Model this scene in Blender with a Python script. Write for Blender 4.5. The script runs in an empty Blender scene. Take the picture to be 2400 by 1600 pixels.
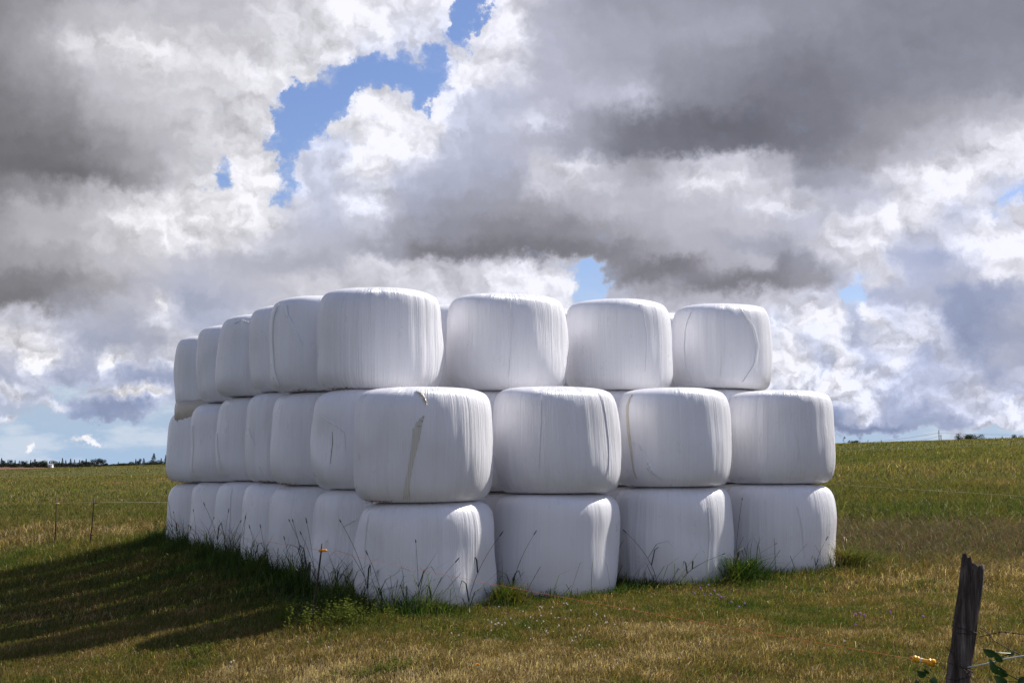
import bpy, bmesh, math, random
import numpy as np
from mathutils import Vector
rnd = random.Random(7); rng = np.random.default_rng(11)
S = bpy.context.scene; COL = S.collection
PI = math.pi; R = math.radians
F = 3200.0; HZ = 1067.0; CAMZ = 1.5; PITCH = math.atan(283/3200)
AZ, EL = R(36), R(45)          # the sun: 35 deg behind the right-hand axis, 44 deg up
P0 = (-.9675, 15.2943); PHI, PSI, SX, SY = .6301, .4712, 1.8661, 1.4234
SA, SB, LH = .0131, .0223, 1.179

# ---------------------------------------------------------------- helpers
def tag(o, label=None, cat=None, group=None, kind=None):
    if label: o['label'] = label
    if cat: o['category'] = cat
    if group: o['group'] = group
    if kind: o['kind'] = kind
    return o
def empty(name, loc, rz=0):
    o = bpy.data.objects.new(name, None); COL.objects.link(o); o.empty_display_size = .2
    o.location = loc; o.rotation_euler = (0, 0, rz); return o
class MB:
    def __init__(s): s.v = []; s.f = []
    def add(s, vs, fs):
        n = len(s.v); s.v += [tuple(v) for v in vs]; s.f += [tuple(n+i for i in f) for f in fs]
    def tube(s, pts, rad, n=6, caps=True):
        pts = [Vector(p) for p in pts]; m = len(pts)
        if not hasattr(rad, '__len__'): rad = [rad]*m
        vs = []; up = Vector((.31, .17, .93))
        for k, p in enumerate(pts):
            t = (pts[min(k+1, m-1)]-pts[max(k-1, 0)]).normalized()
            a = t.cross(up)
            if a.length < 1e-3: a = t.cross(Vector((1, 0, 0)))
            a.normalize(); b = t.cross(a)
            vs += [p+(a*math.cos(2*PI*i/n)+b*math.sin(2*PI*i/n))*rad[k] for i in range(n)]
        fs = [(k*n+i, k*n+(i+1) % n, (k+1)*n+(i+1) % n, (k+1)*n+i) for k in range(m-1) for i in range(n)]
        if caps: fs += [tuple(range(n))[::-1], tuple((m-1)*n+i for i in range(n))]
        s.add(vs, fs)
    def box(s, c, d):
        x, y, z = c; a, b, h = [q/2 for q in d]
        s.add([(x+i*a, y+j*b, z+k*h) for i in (-1, 1) for j in (-1, 1) for k in (-1, 1)],
              [(0, 1, 3, 2), (4, 6, 7, 5), (0, 4, 5, 1), (2, 3, 7, 6), (0, 2, 6, 4), (1, 5, 7, 3)])
    def ball(s, c, r, n=8, m=5, sq=(1, 1, 1)):
        vs = [(c[0], c[1], c[2]-r*sq[2])]
        for j in range(1, m):
            ph = -PI/2+PI*j/m
            vs += [(c[0]+r*sq[0]*math.cos(ph)*math.cos(2*PI*i/n), c[1]+r*sq[1]*math.cos(ph)*math.sin(2*PI*i/n), c[2]+r*sq[2]*math.sin(ph)) for i in range(n)]
        vs.append((c[0], c[1], c[2]+r*sq[2])); fs = [(0, 1+(i+1) % n, 1+i) for i in range(n)]
        for j in range(m-2): fs += [(1+j*n+i, 1+j*n+(i+1) % n, 1+(j+1)*n+(i+1) % n, 1+(j+1)*n+i) for i in range(n)]
        L = len(vs)-1; fs += [(L, 1+(m-2)*n+i, 1+(m-2)*n+(i+1) % n) for i in range(n)]
        s.add(vs, fs)
    def build(s, name, mat, parent=None, smooth=True):
        me = bpy.data.meshes.new(name); me.from_pydata(s.v, [], s.f); me.materials.append(mat)
        if smooth: me.polygons.foreach_set('use_smooth', [True]*len(me.polygons))
        me.update(); o = bpy.data.objects.new(name, me); COL.objects.link(o)
        if parent: o.parent = parent
        return o
def np_mesh(name, V, T, mat, parent=None, attrs=(), smooth=False):
    me = bpy.data.meshes.new(name); nt = len(T)
    me.vertices.add(len(V)); me.vertices.foreach_set('co', np.ascontiguousarray(V, np.float32).ravel())
    me.loops.add(nt*3); me.loops.foreach_set('vertex_index', np.ascontiguousarray(T, np.int32).ravel())
    me.polygons.add(nt); me.polygons.foreach_set('loop_start', np.arange(0, nt*3, 3, dtype=np.int32))
    me.polygons.foreach_set('use_smooth', np.full(nt, smooth))
    for nm, ty, dat in attrs:
        a = me.attributes.new(nm, ty, 'POINT'); a.data.foreach_set('value' if ty == 'FLOAT' else 'vector', np.ascontiguousarray(dat, np.float32).ravel())
    me.materials.append(mat); me.update(calc_edges=True); me.validate()
    o = bpy.data.objects.new(name, me); COL.objects.link(o)
    if parent: o.parent = parent
    return o
def copy_tree(o, parent=None):
    c = o.copy(); COL.objects.link(c)
    if parent: c.parent = parent
    for ch in list(o.children): copy_tree(ch, c)
    return c

# ---------------------------------------------------------------- terrain
def sstep(a, b, x):
    t = np.clip((x-a)/(b-a), 0, 1); return t*t*(3-2*t)
def wav(x, y, sc, seed):
    r = np.random.default_rng(seed); s = 0
    for k in range(5):
        an = r.uniform(0, PI); fq = 2*PI/(sc*r.uniform(.6, 1.6)); s = s+np.sin((x*math.cos(an)+y*math.sin(an))*fq+r.uniform(0, 6))
    return s/5
YC = 160.
def terrain(x, y):
    x = np.asarray(x, float); y = np.asarray(y, float)
    yy = np.maximum(y, 1.0); t = np.clip(x/np.maximum(yy, 8), -.9, .9)
    near = SA*(x-P0[0])*np.where(np.abs(x) > 25, 25/np.maximum(np.abs(x), 1e-3), 1)+SB*(np.clip(y, -40, 60)-P0[1])
    nx, ny = -math.cos(PSI), -math.sin(PSI)
    s = (x-P0[0])*nx+(y-P0[1])*ny; u = (x-P0[0])*-math.sin(PSI)+(y-P0[1])*math.cos(PSI)
    near = near-.12*np.clip(s-1.4, 0, 5)*(1-sstep(22, 45, y))*sstep(1.0, 2.2, s)
    near = near+.10*sstep(.4, 2.5, u)*(1-sstep(10, 13, u))*np.exp(-((s-.6)/1.1)**2)
    E = 24.2+98*t
    g = .94*np.clip(1-(yy-30)/(YC-30), 0, 1)**2
    mid = 1.5+E*np.minimum(yy, 450)/F-1.5*g
    mid = mid-1.3*sstep(YC, YC+110, yy)
    w = sstep(22, 55, yy); z = near*(1-w)+mid*w
    far = sstep(450, 760, yy); z = z*(1-far)+(-.2)*far
    z = z+.02*wav(x, y, 4, 3)*sstep(3, 9, np.hypot(x-2, y-18)-0)*.8+.07*wav(x, y, 23, 5)*sstep(30, 60, yy)*(1-sstep(110, 150, yy))
    return z
def gz(x, y): return float(terrain(x, y))
def ray(px, py):
    u = -(py-784)/F; c, s = math.cos(PITCH), math.sin(PITCH)
    return Vector(((px-1176)/F, c-u*s, s+u*c))
def on_ground(px, py, near=6):
    d = ray(px, py); k = np.concatenate([np.arange(near, 40, .02), np.arange(40, 900, .5)])
    z = CAMZ+d.z*k; i = np.nonzero(z < terrain(d.x*k, d.y*k))[0]
    q = k[i[0]] if len(i) else k[-1]
    return Vector((d.x*q, d.y*q, gz(d.x*q, d.y*q)))
def at(px, py, Y):
    d = ray(px, py); return Vector((0, 0, CAMZ))+d*(Y/d.y)

# ---------------------------------------------------------------- materials
class NT:
    def __init__(s, tree, dim='3D'): s.dim = dim; s.t = tree; s.n = tree.nodes; s.l = tree.links
    def N(s, ty, ins=None, **kw):
        n = s.n.new(ty)
        for k, v in kw.items(): setattr(n, k, v)
        for k, v in (ins or {}).items(): s.put(n.inputs[k], v)
        return n
    def put(s, sock, v):
        if isinstance(v, bpy.types.NodeSocket): s.l.new(v, sock)
        elif isinstance(v, bpy.types.Node): s.l.new(v.outputs[0], sock)
        else: sock.default_value = v
    def M(s, op, a, b=None, c=None, clamp=False):
        n = s.n.new('ShaderNodeMath'); n.operation = op; n.use_clamp = clamp
        for i, v in enumerate((a, b, c)):
            if v is not None: s.put(n.inputs[i], v)
        return n.outputs[0]
    def V(s, op, a, b=None):
        n = s.n.new('ShaderNodeVectorMath'); n.operation = op; s.put(n.inputs[0], a)
        if b is not None: s.put(n.inputs[1], b)
        return n.outputs[0]
    def noise(s, vec, scale, detail=4, rough=.55, lac=2.0, dist=0, out=0):
        n = s.N('ShaderNodeTexNoise', noise_dimensions=s.dim, ins={'Vector': vec, 'Scale': scale, 'Detail': detail, 'Roughness': rough, 'Lacunarity': lac, 'Distortion': dist})
        return n.outputs[out]
    def mix(s, f, a, b, bt='MIX'):
        n = s.n.new('ShaderNodeMix'); n.data_type = 'RGBA'; n.blend_type = bt
        s.put(n.inputs[0], f); s.put(n.inputs[6], a); s.put(n.inputs[7], b); return n.outputs[2]
    def ramp(s, f, stops, interp='LINEAR'):
        n = s.n.new('ShaderNodeValToRGB'); n.color_ramp.interpolation = interp; e = n.color_ramp.elements
        while len(e) < len(stops): e.new(1.0)
        for el, (p, c) in zip(e, stops): el.position = p; el.color = (*c[:3], 1)
        s.put(n.inputs[0], f); return n.outputs[0]
    def sm(s, x, a, b):
        n = s.n.new('ShaderNodeMapRange'); n.interpolation_type = 'SMOOTHSTEP'
        for i, v in enumerate((x, a, b, 0., 1.)): s.put(n.inputs[i], v)
        return n.outputs[0]
def material(name, rough=.6, col=(.5, .5, .5), spec=.5, metal=0):
    m = bpy.data.materials.new(name); m.use_nodes = True; nt = NT(m.node_tree)
    b = m.node_tree.nodes['Principled BSDF']
    b.inputs['Base Color'].default_value = (*col, 1); b.inputs['Roughness'].default_value = rough
    b.inputs['Specular IOR Level'].default_value = spec; b.inputs['Metallic'].default_value = metal
    return m, nt, b
def simple(name, col, rough=.6, var=.25, scale=30, spec=.4, metal=0, bump=0):
    m, nt, b = material(name, rough, col, spec, metal)
    tc = nt.N('ShaderNodeTexCoord').outputs['Object']; n = nt.noise(tc, scale, 5)
    lo = tuple(c*(1-var) for c in col); hi = tuple(min(1, c*(1+var)) for c in col)
    nt.put(b.inputs['Base Color'], nt.ramp(n, [(.3, lo), (.7, hi)]))
    if bump: nt.put(b.inputs['Normal'], nt.N('ShaderNodeBump', {'Height': n, 'Strength': .6, 'Distance': bump}))
    return m
SKYTINT = (.86, .88, 1.10, 1); HORIZON = (3.6, 5.0, 6.9, 1)
SKY = [
 (-1500, [(-60,215,1,0),(600,215,4,0),(1176,215,2,0),(1800,210,4,0),(2400,215,1,0)]),
 (-700, [(-60,205,4,0),(600,215,6,0),(1176,215,4,0),(1800,205,6,0),(2400,205,4,0)]),
 (-330, [(-60,170,9,0),(600,210,9,0),(1176,205,8,0),(1800,185,9,0),(2400,190,8,0)]),
 (-30, [(-60,118,9,0),(100,128,9,0),(250,150,9,0),(400,178,9,0),(600,205,9,0),(800,225,9,0),(1000,228,9,0),(1055,225,7,0),(1078,220,0,0),(1105,225,0,0),(1135,238,8,0),(1190,222,9,0),(1260,182,9,1),(1400,160,9,1),(1650,155,9,1),(1900,150,9,1),(2100,140,9,1),(2400,142,9,1)]),
 (50, [(-60,140,9,0),(60,150,9,0),(180,180,9,0),(320,195,9,0),(450,188,9,0),(600,212,9,0),(800,226,9,0),(950,225,9,1),(1020,226,8,1),(1055,228,6,1),(1075,220,0,0),(1100,225,1,0),(1125,240,8,0),(1180,230,9,0),(1260,190,9,1),(1360,172,9,1),(1500,165,9,1),(1700,165,9,1),(1850,148,9,1),(2050,136,9,1),(2400,140,9,1)]),
 (115, [(-60,142,9,0),(60,160,9,0),(170,205,9,0),(300,218,9,0),(450,212,9,0),(600,214,9,0),(740,222,9,0),(830,226,7,1),(900,224,6,1),(960,225,6,1),(1020,225,2,1),(1050,232,6,0),(1085,238,9,0),(1160,228,9,0),(1250,190,9,1),(1400,172,9,1),(1550,158,9,1),(1700,148,9,1),(1850,138,9,1),(2050,134,9,1),(2400,142,9,1)]),
 (165, [(-60,135,9,0),(80,160,9,0),(200,200,9,0),(320,214,9,0),(480,212,9,0),(600,216,9,0),(680,226,8,0),(730,226,4,0),(775,225,0,0),(900,230,0,0),(990,230,0,0),(1030,236,6,0),(1070,236,9,0),(1150,215,9,0),(1250,184,9,1),(1400,180,9,1),(1550,152,9,1),(1700,142,9,1),(1850,132,9,1),(2050,136,9,1),(2250,146,9,1),(2400,146,9,1)]),
 (215, [(-60,126,9,0),(80,150,9,0),(200,185,9,0),(350,200,9,0),(500,210,9,0),(600,222,9,0),(628,226,6,0),(655,226,0,0),(780,236,0,0),(815,240,8,0),(870,242,9,0),(925,238,7,0),(965,236,2,0),(1000,242,8,0),(1030,238,9,1),(1060,208,9,2),(1160,196,9,2),(1250,186,9,1),(1360,192,9,1),(1440,196,9,1),(1550,150,9,1),(1700,132,9,1),(1850,126,9,1),(2000,136,9,1),(2150,146,9,1),(2400,155,9,1)]),
 (275, [(-60,118,9,0),(100,140,9,0),(200,168,9,0),(330,192,9,0),(450,205,9,0),(560,215,9,0),(605,222,8,0),(630,222,1,0),(700,228,0,0),(735,232,2,0),(765,236,9,0),(860,245,9,0),(940,238,9,0),(1005,240,9,0),(1040,205,9,2),(1150,192,9,2),(1205,205,9,1),(1240,212,9,1),(1300,170,9,1),(1450,128,9,1),(1600,116,9,1),(1750,112,9,1),(1900,130,9,1),(2050,150,9,0),(2200,168,9,0),(2300,180,9,0),(2400,192,9,0)]),
 (325, [(-60,112,9,0),(100,128,9,0),(220,155,9,0),(350,182,9,0),(470,208,9,0),(560,224,9,0),(605,226,5,0),(640,225,1,1),(690,225,4,1),(730,215,8,2),(780,215,9,2),(830,248,9,0),(900,244,9,0),(970,236,9,0),(1020,205,9,2),(1100,184,9,2),(1220,186,9,1),(1300,170,9,1),(1450,128,9,1),(1600,118,9,1),(1750,112,9,1),(1880,125,9,1),(2000,150,9,0),(2150,182,9,0),(2300,208,9,0),(2400,230,9,0)]),
 (370, [(-60,108,9,0),(100,118,9,0),(220,140,9,0),(330,162,9,0),(420,196,9,0),(475,215,8,0),(500,220,5,0),(540,228,9,0),(620,232,9,0),(650,228,3,0),(690,205,8,2),(760,212,9,2),(840,232,9,0),(900,220,9,1),(960,205,9,1),(1050,184,9,2),(1150,176,9,2),(1230,205,9,0),(1300,222,9,0),(1360,190,9,0),(1480,160,9,0),(1600,205,9,0),(1700,210,9,0),(1800,178,9,0),(1880,135,9,1),(1980,155,9,0),(2080,185,9,0),(2200,205,9,0),(2320,235,9,0),(2400,232,9,0)]),
 (420, [(-60,108,9,0),(100,112,9,0),(220,125,9,0),(330,150,9,0),(410,200,9,0),(460,220,7,0),(490,220,2,0),(530,232,8,0),(620,236,9,0),(665,222,4,1),(710,200,9,2),(790,208,9,2),(860,228,9,1),(920,195,9,2),(1050,176,9,2),(1150,165,9,1),(1230,200,9,0),(1340,205,9,0),(1450,186,9,0),(1550,192,9,0),(1630,232,9,0),(1720,225,9,0),(1800,200,9,0),(1880,160,9,1),(1980,172,9,1),(2050,210,9,0),(2150,226,9,0),(2250,238,9,0),(2400,225,8,0)]),
 (470, [(-60,122,9,0),(60,140,9,0),(180,178,9,0),(280,212,9,0),(400,222,9,0),(500,232,9,0),(580,232,9,0),(640,228,4,0),(680,205,8,1),(760,196,9,2),(830,222,9,1),(880,200,9,1),(950,170,9,2),(1080,155,9,1),(1200,158,9,0),(1300,180,9,0),(1420,192,9,0),(1550,185,9,0),(1700,192,9,0),(1850,222,9,0),(1950,192,9,1),(2030,196,9,1),(2100,222,9,0),(2200,238,9,0),(2270,215,9,0),(2330,220,8,2),(2360,225,5,2),(2400,225,4,2)]),
 (520, [(-60,150,9,0),(60,175,9,0),(160,198,9,0),(260,222,9,0),(400,226,9,0),(500,232,9,0),(600,226,9,0),(680,200,9,1),(760,190,9,2),(820,205,9,1),(900,165,9,1),(1020,145,9,1),(1150,138,9,0),(1300,150,9,0),(1420,168,9,0),(1550,182,9,0),(1680,185,9,0),(1800,190,9,0),(1880,190,9,1),(1960,215,9,0),(2080,228,9,0),(2170,222,9,0),(2230,205,9,2),(2290,215,9,1),(2340,225,6,1),(2400,228,9,0)]),
 (575, [(-60,160,9,0),(80,180,9,0),(200,200,9,0),(300,212,9,0),(420,218,9,0),(540,208,9,0),(640,195,9,1),(760,182,9,1),(850,165,9,1),(950,128,9,0),(1100,120,9,0),(1250,128,9,0),(1400,138,9,0),(1500,165,9,0),(1620,178,9,0),(1720,168,9,1),(1820,160,9,1),(1910,195,9,0),(1960,226,9,0),(2060,228,9,0),(2140,200,9,2),(2220,215,9,1),(2290,236,9,0),(2400,230,9,0)]),
 (615, [(-60,150,9,0),(80,165,9,0),(200,185,9,0),(320,192,9,0),(420,190,9,1),(540,188,9,1),(660,176,9,1),(740,172,9,1),(820,205,9,0),(920,215,9,0),(1060,210,9,0),(1200,222,9,0),(1270,225,7,0),(1310,220,1,0),(1345,210,3,0),(1380,150,8,0),(1450,128,9,0),(1560,125,9,0),(1650,175,9,0),(1740,190,9,0),(1800,140,9,1),(1880,150,9,1),(1950,205,9,0),(2050,222,9,0),(2120,185,9,3),(2180,178,9,4),(2240,215,9,1),(2320,234,9,0),(2400,230,9,0)]),
 (665, [(-60,125,9,0),(100,135,9,0),(220,160,9,0),(330,186,9,1),(440,185,9,2),(560,185,9,1),(700,198,9,0),(900,205,9,0),(1100,212,9,0),(1210,236,9,0),(1280,240,7,0),(1320,220,1,0),(1380,215,1,0),(1420,190,7,1),(1500,165,9,0),(1600,130,9,0),(1750,130,9,0),(1880,148,9,0),(1960,190,8,1),(2000,210,6,1),(2080,215,9,0),(2150,190,9,3),(2230,190,9,2),(2290,218,9,0),(2400,225,9,0)]),
 (705, [(-60,120,9,0),(60,122,9,0),(150,150,9,1),(240,185,9,1),(320,195,9,1),(350,235,9,0),(375,205,9,1),(440,172,9,3),(560,178,9,2),(700,200,9,0),(1000,210,9,0),(1250,236,9,0),(1350,225,4,0),(1450,210,9,0),(1560,180,9,0),(1700,190,9,0),(1800,200,9,0),(1900,205,9,1),(1970,210,2,2),(2010,190,3,3),(2060,180,9,3),(2150,185,9,2),(2210,165,9,5),(2300,170,9,4),(2400,200,9,1)]),
 (750, [(-60,215,9,0),(20,205,9,1),(80,205,9,1),(160,190,9,2),(250,180,9,2),(340,210,9,1),(400,190,9,2),(470,185,9,3),(600,200,9,1),(1000,210,9,0),(1500,215,9,0),(1760,215,8,1),(1800,228,7,1),(1860,236,9,0),(1920,240,9,0),(1970,200,7,3),(2010,240,9,0),(2060,215,9,2),(2120,215,9,1),(2180,165,9,5),(2260,162,9,5),(2340,185,9,2),(2400,188,9,1)]),
 (795, [(-60,205,9,1),(10,215,9,0),(70,222,9,0),(130,205,9,1),(200,175,9,3),(300,178,9,2),(370,205,9,1),(450,200,9,1),(1000,210,9,0),(1700,220,9,1),(1770,225,8,1),(1820,235,9,0),(1870,215,9,2),(1930,236,9,0),(1980,205,9,3),(2030,225,9,1),(2100,225,9,1),(2170,205,9,2),(2230,160,9,5),(2330,170,9,3),(2400,180,9,2)]),
 (840, [(-60,200,9,1),(20,190,9,2),(70,232,9,0),(120,226,9,0),(165,185,8,3),(215,232,9,0),(260,215,9,1),(300,195,9,2),(370,215,9,1),(430,200,9,2),(1000,210,9,0),(1760,240,9,0),(1840,242,9,0),(1890,205,9,3),(1940,242,9,0),(2000,205,9,3),(2060,225,9,1),(2120,188,9,4),(2170,205,9,2),(2230,172,9,4),(2290,182,9,2),(2400,178,9,3)]),
 (880, [(-60,175,9,3),(20,182,9,3),(90,215,9,2),(150,175,9,4),(200,205,8,3),(250,185,7,4),(320,170,9,5),(400,185,9,4),(500,190,8,3),(1700,215,9,1),(1790,240,9,0),(1860,225,9,1),(1920,242,9,0),(2000,228,9,1),(2080,205,9,3),(2150,195,9,3),(2210,205,9,2),(2270,175,9,4),(2340,195,9,2),(2400,200,9,2)]),
 (915, [(-60,205,9,2),(20,225,9,1),(80,195,8,3),(130,190,4,3),(170,190,3,3),(210,205,7,2),(260,236,8,0),(300,236,9,0),(340,242,9,0),(390,190,6,4),(500,190,5,3),(1700,210,8,2),(1850,205,9,3),(1920,226,9,1),(1990,230,9,1),(2040,195,9,4),(2110,205,9,3),(2180,205,9,2),(2250,215,9,1),(2330,205,9,3),(2400,225,9,1)]),
 (950, [(-60,185,7,3),(50,190,5,3),(130,225,7,1),(180,175,7,5),(240,160,9,6),(320,165,9,6),(370,190,5,4),(500,190,3,3),(1700,160,9,5),(1900,155,9,6),(1990,222,9,1),(2040,190,9,4),(2120,175,9,5),(2200,205,9,2),(2280,205,9,2),(2340,228,9,1),(2400,205,9,3)]),
 (975, [(-60,215,4,2),(15,215,7,1),(60,190,2,3),(130,200,3,3),(190,165,7,6),(240,160,9,6),(300,170,7,5),(350,195,3,4),(500,190,2,3),(1700,150,9,6),(1930,148,9,6),(2060,152,9,6),(2140,165,8,5),(2200,180,7,4),(2250,222,8,1),(2300,226,9,1),(2400,228,9,1)]),
 (1005, [(-60,200,2,3),(50,200,1,3),(140,205,3,2),(200,190,2,4),(280,200,2,3),(400,190,1,3),(1800,180,3,4),(1950,200,3,3),(2040,205,3,3),(2120,200,2,3),(2200,215,6,1),(2280,200,2,2),(2340,220,5,1),(2400,226,8,1)]),
 (1030, [(-60,200,0,3),(60,225,3,1),(90,228,7,0),(115,225,2,1),(160,222,6,0),(200,228,8,0),(235,225,3,0),(300,200,0,3),(500,200,0,3),(1900,200,0,3),(2100,200,0,3),(2300,215,1,2),(2400,218,4,2)]),
 (1052, [(-60,200,0,3),(600,200,0,3),(1176,200,0,3),(1800,200,0,3),(2400,200,0,3)]),
]
# ---------------------------------------------------------------- sky: Nishita above a field of clouds set out by bearing and height
SUNROT = PI/2-AZ
W = bpy.data.worlds.new('World'); S.world = W; W.use_nodes = True
w = NT(W.node_tree, '2D'); bg = W.node_tree.nodes['Background']; bg.inputs['Strength'].default_value = .084
sky = w.N('ShaderNodeTexSky'); sky.sky_type = 'NISHITA'; sky.sun_disc = False
sky.sun_elevation = EL; sky.sun_rotation = SUNROT; sky.air_density = 1.0; sky.dust_density = .6; sky.ozone_density = 2.0
gd = w.N('ShaderNodeTexCoord').outputs['Generated']
sp = w.N('ShaderNodeSeparateXYZ', {0: gd})
az = w.M('ARCTAN2', sp.outputs[0], sp.outputs[1]); el = w.M('ARCSINE', sp.outputs[2])
base = w.N('ShaderNodeCombineXYZ', {0: az, 1: el, 2: 0.}).outputs[0]
# crinkled edges: the map is looked up at a place shifted by cloud-like noise
n1 = w.noise(base, 9, 2, .5, out=1); n2 = w.noise(base, 38, 6, .62, out=1); n3 = w.noise(w.V('ADD', base, (3.1, 1.7, 0)), 130, 3, .6, out=1)
sh = w.V('ADD', w.V('MULTIPLY', w.V('SUBTRACT', n1, (.5, .5, .5)), (.040, .022, 0)), w.V('MULTIPLY', w.V('SUBTRACT', n2, (.5, .5, .5)), (.028, .022, 0)))
sh = w.V('ADD', sh, w.V('MULTIPLY', w.V('SUBTRACT', n3, (.5, .5, .5)), (.010, .009, 0)))
wp = w.N('ShaderNodeSeparateXYZ', {0: w.V('ADD', base, sh)})
AZR = .40
u0 = w.M('ADD', w.M('MULTIPLY', wp.outputs[0], .5/AZR), .5)
u = w.M('PINGPONG', u0, 1.0); v = wp.outputs[1]
# rows: (image height y, [(x, brightness 0-255, cover 0-9, blueness 0-9)])
def uu(x): return (math.atan((x-1176)/F)/AZR)*.5+.5
def ev(y): return math.atan((HZ-y)/F)
prev = None; pe = None
for y, row in sorted(SKY, key=lambda r: -r[0]):      # from the horizon up
    st = [(min(1, max(0, uu(x))), (b/255, c/9, bl/9)) for x, b, c, bl in row][:32]
    node = w.ramp(u, st, 'EASE')
    if prev is None: prev = node
    else: prev = w.mix(w.sm(v, pe, ev(y)), prev, node)
    pe = ev(y)
cs = w.N('ShaderNodeSeparateColor', {0: prev}); bri, cov, blu = cs.outputs[0], cs.outputs[1], cs.outputs[2]
# billows: difference of noise towards the light gives lit tops and shaded undersides
bp = w.V('MULTIPLY', base, (1., 1.15, 1.)); bp = w.V('ADD', bp, w.V('MULTIPLY', sh, (.6, .6, 0)))
def hgt(p, k=1.):
    n = w.noise(p, 15*k, 5, .52)
    v = w.N('ShaderNodeTexVoronoi', {'Vector': w.V('ADD', p, w.V('MULTIPLY', n2, (.02/k, .02/k, 0))), 'Scale': 26.*k, 'Detail': 2., 'Roughness': .5, 'Lacunarity': 2.3, 'Smoothness': .4}, feature='SMOOTH_F1', voronoi_dimensions='2D').outputs['Distance']
    return w.M('SUBTRACT', w.M('MULTIPLY', n, .75), w.M('MULTIPLY', v, .40))
rel1 = w.M('SUBTRACT', hgt(bp), hgt(w.V('ADD', bp, (.0055, .0105, 0))))
bq = w.V('MULTIPLY', bp, (1., 1.12, 1.))
rel2 = w.M('SUBTRACT', hgt(bq, 2.4), hgt(w.V('ADD', bq, (.0026, .0062, 0)), 2.4))
lowel = w.sm(el, .16, .03)             # clouds nearer the horizon are farther off, so their billows are smaller
rel0 = w.M('ADD', w.M('MULTIPLY', rel1, w.M('SUBTRACT', 1., w.M('MULTIPLY', lowel, .45))), w.M('MULTIPLY', rel2, w.M('ADD', .25, w.M('MULTIPLY', lowel, .95))))
lit = w.sm(bri, .70, .92)              # bright cloud is crisp, dark bases are smooth
amp = w.M('ADD', .05, w.M('MULTIPLY', lit, .48))
rel = w.M('MULTIPLY', w.M('ADD', rel0, 0.), amp)
soft = w.M('MULTIPLY', w.M('SUBTRACT', w.noise(bp, 9, 3, .5), .5), .08)
B = w.M('ADD', w.M('ADD', bri, rel), soft)
B = w.M('MINIMUM', w.M('MAXIMUM', B, .30), .975)
Bl = w.M('POWER', B, 2.2)
warm = w.mix(w.M('MULTIPLY', lit, .9, clamp=True), (.985, .97, 1.06, 1), (1.0, .995, 1.03, 1))
tint = w.mix(w.sm(az, -.30, .02), warm, w.V('MULTIPLY', warm, (.965, .975, 1.035)))
tint = w.mix(blu, tint, (.60, .82, 1.42, 1))
cb = w.N('ShaderNodeCombineXYZ', {0: Bl, 1: Bl, 2: Bl}).outputs[0]
cloud = w.V('MULTIPLY', w.V('MULTIPLY', cb, tint), (9.5, 9.5, 9.5))
# cover: the crisp rim
cn = w.M('MULTIPLY', w.M('SUBTRACT', w.noise(w.V('MULTIPLY', bp, (1, 1.3, 1)), 55, 6, .62), .5), .60)
m1 = w.sm(w.M('ADD', cov, cn), .46, .74); m2 = w.sm(w.M('ADD', cov, w.M('MULTIPLY', cn, 1.5)), .22, .95)
mask = w.M('ADD', w.M('MULTIPLY', m1, .55), w.M('MULTIPLY', m2, .45))
blue = w.mix(1.0, sky.outputs[0], SKYTINT, 'MULTIPLY')
blue = w.mix(w.sm(el, .115, -.01), blue, HORIZON)
wis = w.noise(w.V('MULTIPLY', base, (14., 46., 1.)), 1., 5, .6)
wis = w.M('MULTIPLY', w.M('MULTIPLY', w.sm(wis, .44, .68), w.sm(el, .15, .05)), .62)
blue = w.mix(wis, blue, (6.4, 6.9, 7.7, 1))
fin = w.mix(mask, blue, cloud)
w.put(bg.inputs['Color'], fin)
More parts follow.
